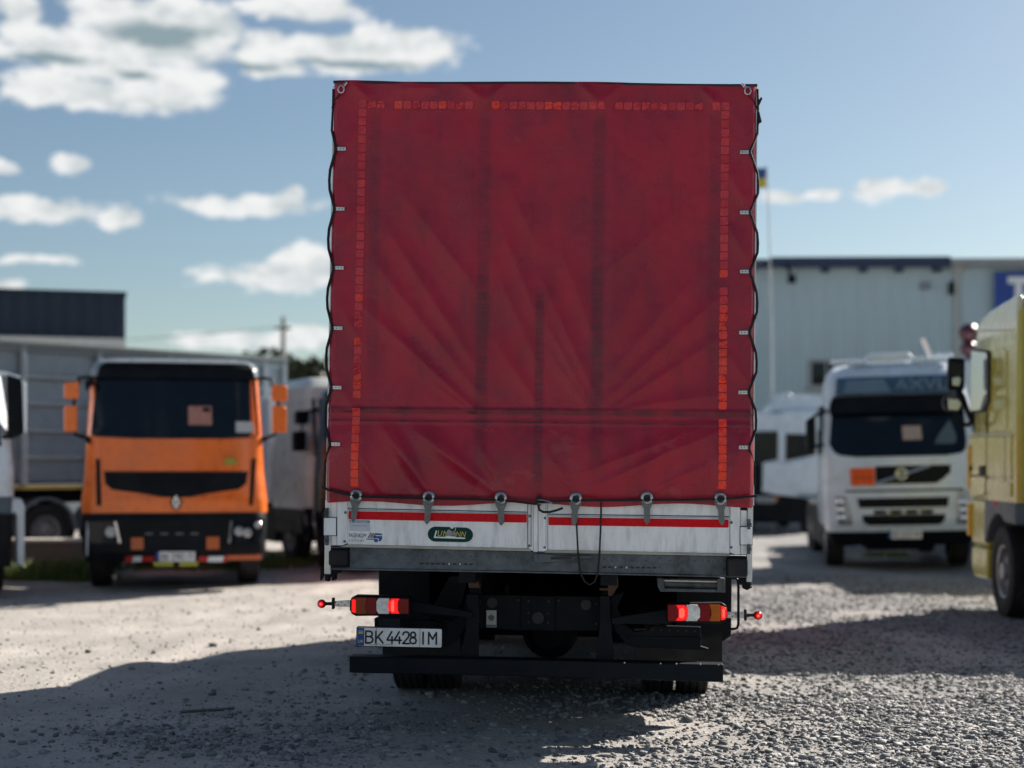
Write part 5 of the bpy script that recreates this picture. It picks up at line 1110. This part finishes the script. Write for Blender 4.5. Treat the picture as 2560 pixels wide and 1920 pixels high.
for (a,b,c,d_) in ((744,1026,775,1060),(738,1078,768,1128)): 
    mi = slab(bt, qb, [(a,b+4),(a+4,b),(c,b),(c-2,d_-4),(c-6,d_),(a,d_)], 0.1, 0.3, 'mirror', M_black, 0.03)
MB().tube([(qb(770,1030,0.2)[0],0.2,qb(770,1030,0.2)[1]),(qb(788,1024,0.2)[0],0.2,qb(788,1024,0.2)[1]),(qb(812,1022,0.2)[0],0.3,qb(812,1022,0.2)[1])], 0.03, 7).build('mirror_arm', M_black, bt)
MB().tube([(qb(756,1060,0.2)[0],0.2,qb(756,1060,0.2)[1]),(qb(753,1080,0.2)[0],0.2,qb(753,1080,0.2)[1])], 0.02, 6).build('mirror_arm', M_black, bt)
MB().box(-1.22,-1.0,0.4,2.0,0.5,1.0).build('step', M_black, bt, bevel=0.03)
chassis(bt, 0.3, 6.5, (1.35, 5.0), 0.5)
MB().box(-1.22,1.22,2.4,6.4,1.05,2.95).build('box_body', M_white, bt, bevel=0.04)

# ---- dark truck close behind the red one -----------------------------------------------
KL = (-1.86, 24.0, 0.0)
dk = empty('cab_truck', KL, R(6), 'very dark blue truck almost wholly hidden behind the left side of the red truck', 'truck')
M_dk = mat('midnight_paint', (0.010,0.014,0.022), 0.3, coat=0.5)
kc = Cab([(0.95,1.24,0.0,2.1,0.25),(1.6,1.22,0.0,2.1,0.25),(2.1,1.18,0.08,2.1,0.22),(2.85,1.10,0.30,2.1,0.2),(3.0,0.98,0.5,2.0,0.25)], bow=0.08); kc.body('cab', M_dk, dk)
kc.patch([(1.85,-1.08,1.08),(2.7,-1.02,1.02)], 'windscreen', M_glass, dk); kc.patch([(1.1,-0.7,0.7),(1.6,-0.75,0.75)], 'grille', M_black, dk)
kb = Cab([(0.35,1.18,0.05,0.6,0.2),(0.98,1.24,-0.05,0.6,0.24)], bow=0.08); kb.body('bumper', M_dk, dk, nz=4)
for s_ in (-1,1): kb.patch([(0.74,min(s_*1.22,s_*0.85),max(s_*1.22,s_*0.85)),(0.92,min(s_*1.23,s_*0.85),max(s_*1.23,s_*0.85))], 'headlamp', M_chrome, dk, out=0.02, nx=4)
chassis(dk, 0.3, 6.0, (1.35, 4.8), 0.5)

# ---- small white lorry between the red truck and the tanker --------------------------
SL = ((1960-HX)*38.0/F, 38.0, 0.0)
sl = empty('light_lorry', SL, 0.0, 'small white lorry with dark side window, half hidden behind the red truck', 'truck')
qs = pixfn(Matrix.Translation(SL)); S_ = lambda x, y: (1860+0.2892*x, 940+0.2892*y)
def sp_(pts, y0, y1, name, m, bevel=0.02): return MB().prism([qs(*S_(*p), y0) for p in pts], y0, y1).build(name, m, sl, bevel=bevel)
sp_([(20,320),(330,320),(345,300),(700,300),(700,1000),(480,1020),(440,1060),(320,1050),(300,1010),(20,1000)], 0.05, 1.9, 'cab', M_white, 0.06)
sp_([(30,480),(290,480),(290,720),(190,740),(150,760),(30,760)], 0.0, 0.1, 'windscreen', M_glass, 0); sp_([(30,760),(175,760),(160,1000),(30,1000)], 0.02, 0.1, 'dark_grille_panel', M_black)
sp_([(365,500),(620,505),(620,680),(360,730)], 0.02, 0.1, 'side_window', M_glass, 0); sp_([(300,460),(355,460),(350,740),(295,740)], -0.02, 0.1, 'pillar', M_white, 0.015)
sp_([(165,745),(300,735),(340,760),(560,700),(520,800),(460,870),(430,1040),(300,1030),(160,1000)], -0.06, 0.1, 'wing', M_white, 0.03)
sp_([(20,1010),(280,1030),(480,1050),(560,1060),(560,1270),(20,1270)], 0.0, 1.8, 'bumper', M_black, 0.04); sp_([(90,1040),(275,1040),(275,1100),(110,1100)], -0.03, 0.05, 'headlamp', M_head); sp_([(270,1040),(300,1045),(295,1085),(272,1085)], -0.035, 0.05, 'indicator', M_amber)
sp_([(240,260),(320,170),(385,135),(420,165),(700,170),(700,310),(240,310)], 0.3, 1.6, 'roof_cover', M_white, 0.05)
for (a,b) in ((-0.75,0.9),(0.75,0.9)): wheel(sl, (a,b,0.42), 0.42, 0.26, 1 if a > 0 else -1)
MB().box(-0.9,1.1,1.95,5.5,0.9,2.9).build('box_body', M_white, sl, bevel=0.05)
for a in (-0.75,0.75): wheel(sl, (a,4.4,0.42), 0.42, 0.26, 1 if a > 0 else -1)

# ---- grey grain trailer behind the orange truck ---------------------------------------
A = Vector((-9.9,26.4,0)); Bv = Vector((-4.72,32.0,0)); tdir = (Bv-A).normalized(); tlen = (Bv-A).length
tyaw = math.atan2(tdir.y, tdir.x)
tr = empty('grain_trailer', A, tyaw, 'grey ribbed high-sided grain trailer standing behind the orange truck', 'trailer')
M_grey = mat('trailer_grey', (0.28,0.33,0.37), 0.45, metal=0.2, var=0.08, dirt=(0.16,0.16,0.15), dirt_amt=0.4); M_grey2 = mat('trailer_rib_grey', (0.24,0.27,0.30), 0.45, metal=0.2)
Z0, Z1 = 1.36, 3.88; L0 = -3.0
nrow = 5
for k in range(nrow):
    z0 = Z0+0.04+(Z1-Z0-0.1)*k/nrow; z1 = Z0+0.04+(Z1-Z0-0.1)*(k+1)/nrow
    mb = MB(); mb.prism([(0.0,z0),(0.035,z0+0.03),(0.035,z1-0.10),(0.0,z1-0.05),(0.0,z1),(0.1,z1),(0.1,z0)], L0, tlen, 'x'); mb.build('side_plank', M_grey, tr)
    MB().box(L0, tlen, -0.05, 0.02, z1-0.06, z1-0.015).build('side_rib', M_grey2, tr)
for xk in [L0+i*1.55 for i in range(8) if L0+i*1.55 < tlen-0.5]+[tlen-0.05, tlen-0.55]:
    MB().box(xk-0.06, xk+0.06, -0.07, 0.03, Z0-0.02, Z1-0.02).build('side_post', M_grey2, tr, bevel=0.01)
MB().box(L0, tlen+0.05, -0.08, 0.12, Z1-0.05, Z1+0.05).build('top_rail', mat('rail_dark',(0.16,0.18,0.18),0.5), tr, bevel=0.01)
MB().box(L0, tlen+0.02, -0.05, 0.05, Z0-0.09, Z0-0.02).build('bottom_stripe', mat('stripe_ochre',(0.42,0.30,0.07),0.5), tr)
MB().box(tlen-0.02, tlen+0.06, 0.0, 2.5, Z0, Z1).build('end_wall', M_grey, tr); MB().box(L0, L0+0.06, 0.0, 2.5, Z0, Z1).build('end_wall', M_grey, tr); MB().box(L0, tlen, 2.42, 2.5, Z0, Z1).build('side_wall', M_grey, tr)
MB().box(L0, tlen, 0.3, 2.2, Z0-0.35, Z0-0.1).build('frame', M_chassis, tr); MB().box(L0+0.06, tlen-0.02, 0.05, 2.42, Z0, Z0+0.05).build('floor', M_chassis, tr)
for s_ in (0.8, 2.15, 3.5):
    w_ = wheel(tr, (s_, 0.22, 0.5), 0.5, 0.36, 1); w_.rotation_euler = (0,0,R(-90))
    w_ = wheel(tr, (s_, 2.2, 0.5), 0.5, 0.36, 1); w_.rotation_euler = (0,0,R(90))
    arc = [(s_-0.62*math.cos(R(a)), 0.5+0.62*math.sin(R(a))) for a in range(0,181,12)]+[(s_-0.58*math.cos(R(a)), 0.5+0.58*math.sin(R(a))) for a in range(180,-1,-12)]
    mb = MB(); mb.prism(arc, 0.0, 0.42, 'y'); mb.build('wheel_guard', M_grey2, tr)
MB().box(tlen-1.0, tlen-0.7, -0.02, 0.0, Z1-0.55, Z1-0.35).build('warning_patch', mat('patch_yellow',(0.5,0.38,0.08),0.5), tr)
# ------------------------------------------------------------------ buildings and the rest of the yard
WD = 48.0
wx = lambda px: (px-HX)*WD/F
wz = lambda py: CAMH+(HY-py)*WD/F
wh = empty('warehouse', (wx(1925), WD, 0), R(-2.0), 'long pale corrugated metal warehouse with dark blue roof edge filling the right background', 'building')
qw = pixfn(Matrix.Translation((wx(1925), WD, 0)) @ Matrix.Rotation(R(-2.0),4,'Z'))
M_sheet = mat('pale_sheet_metal', (0.50,0.60,0.63), 0.42, metal=0.1, var=0.06, scale=1.2, dirt=(0.34,0.38,0.40), dirt_amt=0.35, dirt_scale=0.8, stretch=(1,1,0.3))
ZW = qw(2100,652)[1]
sheet = MB(); prof = []
for k in range(5):
    x = k*0.2; prof += [(x,0.0),(x+0.07,0.0),(x+0.09,-0.035),(x+0.18,-0.035)]
prof.append((1.0,0.0))
sheet.grid(lambda a, b: (prof[min(int(round(a*(len(prof)-1))),len(prof)-1)][0], prof[min(int(round(a*(len(prof)-1))),len(prof)-1)][1], ZW*b), len(prof)-1, 1)
sm = sheet.mesh('wall_sheet'); sm.materials.append(M_sheet)
for i in range(-6, 20):
    o = link(bpy.data.objects.new('wall_sheet', sm), wh); o.location = (i*1.0, 0, 0)
MB().box(-6,20,0.03,0.25,0,ZW).build('wall_core', M_sheet, wh)
MB().box(-6,-5.8,0.25,22,0,ZW).build('end_wall', M_sheet, wh); MB().box(19.8,20,0.25,22,0,ZW).build('end_wall', M_sheet, wh)
MB().prism([(-0.35,ZW+0.02),(11,ZW+0.7),(22.3,ZW+0.02)], -6.2, 20.2, 'x').build('roof', mat('roof_sheet',(0.10,0.12,0.15),0.5), wh)
M_navyf = mat('navy_fascia',(0.018,0.035,0.085),0.45)
xj = qw(2370,660)[0]
MB().box(0.0, xj, -0.35, -0.30, qw(2000,672)[1], qw(2000,646)[1]).build('roof_fascia', M_navyf, wh)
MB().prism([(qw(1880,672)[0],qw(1880,676)[1]),(0.0,qw(1925,672)[1]),(0.0,qw(1925,648)[1]),(qw(1880,672)[0],qw(1880,668)[1])], -0.35, -0.3).build('roof_fascia', M_navyf, wh)
MB().box(-6, qw(1882,672)[0], -0.35, -0.3, qw(1880,684)[1], qw(1880,668)[1]).build('roof_fascia', M_navyf, wh)
MB().box(xj+0.01, 20, -0.42, -0.3, qw(2450,668)[1], qw(2450,650)[1]).build('gutter', mat('gutter_grey',(0.30,0.32,0.33),0.5), wh, bevel=0.03)
for a in (2060,2155,2245,2340): MB().box(qw(a,0)[0]-0.12, qw(a,0)[0]+0.12, -0.29, -0.04, qw(a,682)[1], qw(a,664)[1]).build('eaves_bracket', M_navyf, wh)
xd = qw(2390,700)[0]
MB().cyl((xd,-0.10,0.2),(xd,-0.10,qw(2390,672)[1]),0.085,12).build('downpipe', mat('pipe_cream',(0.50,0.50,0.46),0.5), wh, smooth=True)
MB().box(xd-0.25,xd+0.25,-0.2,-0.02,qw(2390,678)[1],qw(2390,668)[1]).build('pipe_hopper', MATS['pipe_cream'], wh, bevel=0.03)
wn_ = MB(); x0,z0 = qw(2018,972); x1,z1 = qw(2115,898)
wf = MB().box(x0,x1,-0.09,-0.03,z0,z1).build('window_frame', mat('window_frame_grey',(0.34,0.36,0.35),0.5), wh, bevel=0.01)
MB().box(x0+0.12,x1-0.12,-0.098,-0.085,z0+0.12,z1-0.1).build('window_pane', M_glass, wf); MB().box(x0+0.55,x0+0.6,-0.105,-0.09,z0+0.1,z1-0.1).build('window_mullion', MATS['window_frame_grey'], wf)
MB().box(x0-0.1,x1+0.1,-0.16,-0.02,z0-0.06,z0).build('window_sill', MATS['window_frame_grey'], wf)
# lamps and small boxes on the wall
a = qw(1960,668); b = qw(1972,702)
lb_ = MB().tube([(a[0],-0.05,a[1]),(a[0]+0.05,-0.45,a[1]),(b[0],-0.6,b[1])], 0.05, 8).build('wall_lamp_arm', M_chassis, wh, smooth=True)
MB().box(b[0]-0.12,b[0]+0.12,-0.75,-0.5,b[1]-0.15,b[1]+0.1).build('wall_lamp', M_chassis, lb_, bevel=0.04)
a = qw(2312,715); MB().box(a[0]-0.16,a[0]+0.16,-0.12,-0.03,a[1]-0.12,a[1]+0.12).build('wall_vent', M_grey2, wh)
a = qw(2374,722); MB().box(a[0]-0.06,a[0]+0.06,-0.25,-0.03,a[1]-0.2,a[1]+0.2).build('wall_camera', M_chassis, wh, bevel=0.03)
# blue sign
SX0, SZ0 = qw(2486,800,-0.3); SX1, SZ1 = qw(2600,678,-0.3)
sg = empty('wall_sign', (0,0,0), 0, 'blue sign with white letter T on the warehouse, above the yellow truck', 'sign'); sg.matrix_world = Matrix.Translation((wx(1925), WD, 0)) @ Matrix.Rotation(R(-2.0),4,'Z')
MB().box(SX0,SX1,-0.30,-0.24,SZ0,SZ1).build('sign_board', mat('sign_blue',(0.018,0.06,0.30),0.4), sg, bevel=0.01)
tx0, tz1 = qw(2519,692,-0.31); tx1, tz0 = qw(2574,790,-0.31); mx_ = (tx0+tx1)/2; tw = 0.115
MB().prism([(tx0,tz1),(tx1,tz1),(tx1,tz1-0.21),(mx_+tw,tz1-0.21),(mx_+tw,tz0),(mx_-tw,tz0),(mx_-tw,tz1-0.21),(tx0,tz1-0.21)], -0.33, -0.298).build('sign_letter', M_plate, sg)
# dark red round lamps on a post near the warehouse
rp = world(2420, 850, 37.0)
rl = empty('warning_beacon', (rp.x, 37.0, 0), 0, 'dark red rounded lamp pair on a thin post behind the yellow truck', 'beacon')
M_dred = mat('dark_red_gloss',(0.07,0.008,0.018),0.3,coat=0.4)
MB().cyl((0.0,0,0),(0.0,0,world(0,815,37)[2]), 0.05, 8).build('post', M_chassis, rl, smooth=True)
for py, r_ in ((833,0.24),(872,0.20)):
    z = world(0,py,37)[2]; mb = MB(); mb.lathe([(0.001,-r_),(r_*0.6,-r_*0.8),(r_*0.95,-r_*0.3),(r_,0),(r_*0.95,r_*0.3),(r_*0.6,r_*0.8),(0.001,r_)], (0,-0.05,z), 'z', 18); mb.build('lamp_globe', M_dred, rl, smooth=True)

# flag on a pole, planted just behind the warehouse corner
fp = world(1929, 0, 39.0)
fl = empty('flag_pole', (fp.x, 39.0, 0), 0, 'thin pole flying a blue over yellow flag beside the red truck', 'flag')
zt_ = world(0,412,39.0)[2]
MB().tube([(0.05,0,0),(0.0,0,zt_*0.6),(-0.12,0,zt_)], [0.03,0.022,0.014], 8).build('pole', mat('pole_white',(0.6,0.6,0.6),0.4), fl, smooth=True)
for (pa, pb, m) in ((418,444,mat('banner_blue',(0.03,0.09,0.26),0.7)),(444,468,mat('banner_yellow',(0.60,0.45,0.03),0.7))):
    za = world(0,pa,39.0)[2]; zb_ = world(0,pb,39.0)[2]
    mb = MB(); mb.grid(lambda a, b: (-0.13-0.85*a, 0.06*math.sin(a*7+b), zb_+(za-zb_)*b-0.07*a), 14, 4); mb.grid(lambda a, b: (-0.13-0.85*a, 0.004+0.06*math.sin(a*7+b), zb_+(za-zb_)*b-0.07*a), 14, 4); mb.build('flag_band', m, fl, smooth=True)

# shed with navy corrugated top, behind the trailer
ND = 46.0
nb = empty('metal_shed', (world(308,0,ND).x, ND, 0), R(16.0), 'shed with dark navy corrugated upper wall and white base, behind the grey trailer', 'building')
zz0 = world(0,848,ND)[2]; zz1 = world(0,737,ND)[2]
mb = MB(); npf = 60; mb.grid(lambda a, b: (-14*(1-a)+0.0, -0.06*(int(round(a*npf*2))%4 < 2), zz0+(zz1-zz0)*b), npf*2, 1); mb.build('corrugated_cladding', mat('navy_sheet',(0.012,0.024,0.048),0.45,metal=0.2), nb)
MB().box(-14,0,0.02,9,0,zz1-0.02).build('wall', mat('shed_wall_white',(0.62,0.62,0.60),0.6), nb); MB().box(0.002,0.06,-0.06,9,zz0,zz1).build('corner_trim', MATS['navy_sheet'], nb)
MB().box(-14,0.05,-0.5,0.015,zz0-0.35,zz0-0.02).build('white_canopy', MATS['shed_wall_white'], nb); 
MB().box(-14.05,0.1,-0.1,9.1,zz1-0.02,zz1+0.08).build('roof_edge', MATS['navy_sheet'], nb)

# utility pole and overhead wires
upx = world(708,0,60.0)
up = empty('utility_pole', (upx.x,60.0,0), 0, 'thin grey utility pole rising above the far trees left of the red truck', 'pole')
zp = world(0,792,60.0)[2]
MB().tube([(0,0,0),(0,0,zp)], [0.14,0.09], 10).build('pole_shaft', mat('pole_concrete',(0.30,0.30,0.29),0.8), up, smooth=True)
MB().box(-0.3,0.3,-0.05,0.05,zp-0.5,zp-0.4).build('cross_arm', M_chassis, up)
for s in (-0.25,0.25): MB().tube([(s+t*-25, t*3, zp-0.38-1.0*math.sin(math.pi*t)+t*1.0) for t in [i/12 for i in range(13)]], 0.006, 4).build('overhead_wire', M_chassis, up)

# low concrete block with grass, between the left truck and the orange one
cb = empty('concrete_kerb_block', (world(62,0,23.6).x, 23.6, 0), R(3), 'low concrete block with a sunlit top beside the grass, left of the orange truck', 'barrier')
MB().box(-1.5, 1.02, 0, 0.35, -0.05, 0.52).build('block', mat('concrete_shaded',(0.14,0.125,0.115),0.85,var=0.2,bump=0.4), cb, bevel=0.015); MB().box(-1.52, 1.04, -0.03, 0.38, 0.52, 0.57).build('cap_slab', mat('concrete_sunlit',(0.52,0.50,0.46),0.8), cb, bevel=0.008)  # dark face and pale cap: shade and sunlight put into the concrete colours

# grass tufts
def grass(name, label, spots, seed, hmul=1.0):
    rng = random.Random(seed); mb = MB()
    for (cx, cy, rx, ry, n, h) in spots:
        for _ in range(n):
            a = rng.random()*6.283; r = math.sqrt(rng.random()); x = cx+rx*r*math.cos(a); y = cy+ry*r*math.sin(a); hh = h*rng.uniform(0.4,1.15); w = 0.012
            th = rng.random()*6.283; lx, ly = rng.gauss(0,0.35)*hh, rng.gauss(0,0.35)*hh; dx, dy = math.cos(th)*w, math.sin(th)*w; z = gz(x,y)-0.01
            mb.add([(x-dx,y-dy,z),(x+dx,y+dy,z),(x+dx*0.7+lx*0.45,y+dy*0.7+ly*0.45,z+hh*0.6),(x-dx*0.7+lx*0.45,y-dy*0.7+ly*0.45,z+hh*0.6),(x+lx,y+ly,z+hh)], [(0,1,2,3),(3,2,4)])
    m = bpy.data.materials.get('grass_blade')
    if m is None:
        m = mat('grass_blade', (0.12,0.17,0.04), 0.6, var=0.35, scale=9); m.node_tree.nodes['Principled BSDF'].inputs['Subsurface Weight'].default_value = 0.0
    me = bpy.data.meshes.new(name); me.from_pydata(mb.v, [], mb.f); me.materials.append(m)
    tag(link(bpy.data.objects.new(name, me)), label, 'grass', kind='stuff')
w2 = lambda px, d: (px-HX)*d/F
grass('grass', 'green grass growing along the edge of the yard behind the orange truck', [(w2(120,22.8),22.8,0.7,0.35,900,0.32),(w2(190,22.7),22.7,0.35,0.35,500,0.36),(w2(640,25.5),26.0,0.9,0.9,700,0.16),(w2(700,27),27.5,0.8,0.8,400,0.16),(w2(400,26),25.5,2.2,0.8,900,0.2),(w2(2235,28),28.5,0.5,0.4,200,0.15)], 4)

# far trees: one mass on the skyline, and separate trees beyond the trailer
def tree(px, d, hgt, rad, seed, label, n=1500):
    p = world(px,0,d); root = empty('tree', (p.x, d, 0), 0, label, 'tree', 'trees on the skyline left of the red truck'); rng = random.Random(seed)
    MB().tube([(0,0,-0.1),(0.1,0,hgt*0.35),(0.0,0.1,hgt*0.8)], [0.22,0.16,0.05], 8).build('trunk', mat('bark',(0.06,0.05,0.04),0.9), root, smooth=True)
    mb = MB()
    cl = [(rng.gauss(0,rad*0.45), rng.gauss(0,rad*0.45), hgt*rng.uniform(0.45,0.9), rad*rng.uniform(0.3,0.5)) for _ in range(14)]
    for _ in range(n):
        c = rng.choice(cl); v = Vector((rng.gauss(0,1),rng.gauss(0,1),rng.gauss(0,1))).normalized()*c[3]*rng.random()**0.35
        x,y,z = c[0]+v.x, c[1]+v.y, min(hgt, c[2]+v.z*0.8); a = Vector((rng.gauss(0,1),rng.gauss(0,1),rng.gauss(0,1))).normalized()*0.22; b = a.cross(Vector((rng.gauss(0,1),rng.gauss(0,1),1))).normalized()*0.15
        P0 = Vector((x,y,z)); mb.add([P0-a,P0+b,P0+a,P0-b],[(0,1,2,3)])
    me = bpy.data.meshes.new('crown'); me.from_pydata(mb.v, [], mb.f); me.materials.append(mat('leaf_olive',(0.055,0.065,0.03),0.7,var=0.4,scale=0.9)); link(bpy.data.objects.new('crown', me), root)
D_ = 62.0
for i, (px, top, rad, lab) in enumerate([(690,874,2.2,'leafmost'),(745,878,2.4,''),(800,882,2.4,''),(860,886,2.6,'')]):
    tree(px, D_+i*1.5, CAMH+(HY-top)*(D_+i*1.5)/F, rad, 40+i, ['dark olive tree directly behind the utility pole','dark olive tree second from the utility pole on the skyline','dark olive tree touching the left edge of the red truck on the skyline','dark olive tree almost hidden behind the red truck on the skyline'][i])

# odds and ends on the ground
a = np.array([(400,1782),(440,1781),(480,1777),(510,1772),(545,1768),(580,1762)])*1.0
def gp(px, py):
    d = F*CAMH/(py-HY); return ((px-HX)*d/F, d)
pts = [gp(450+i*27, 1781-6*(i/5)**1.3*1.0-i*1.2) for i in range(6)]
mb = MB(); mb.tube([(p[0],p[1],gz(*p)+0.012) for p in pts], 0.011, 6); tag(mb.build('plastic_strip', mat('strip_green',(0.10,0.12,0.10),0.5), smooth=True), 'thin bent dull green strip lying on the shaded ground at lower left', 'strip')

# unseen box trailer, added to shade the yard in front of the white truck
bx_ = empty('shade_trailer', (9.9, 24.2, 0), R(-4), 'white box trailer added unseen beyond the right edge to shade the yard', 'trailer')
MB().box(-1.25,1.25,0,11.5,1.1,3.8).build('box_body', M_white, bx_, bevel=0.03); MB().box(-1.0,1.0,0.2,11.2,0.8,1.1).build('frame', M_chassis, bx_); MB().box(-1.2,1.2,0.05,0.2,0.35,0.5).build('underrun_bar', M_chassis, bx_)
for y_ in (1.6,2.9,4.2):
    for s_ in (-1,1): wheel(bx_, (s_*1.05,y_,0.5), 0.5, 0.36, s_)
for s_ in (-1,1): MB().box(s_*1.1-0.05,s_*1.1+0.05,5.2,8.5,0.45,1.0).build('side_guard', M_alu, bx_); MB().box(s_*0.8-0.08,s_*0.8+0.08,9.0,9.2,0.0,0.9).build('landing_leg', M_chassis, bx_)
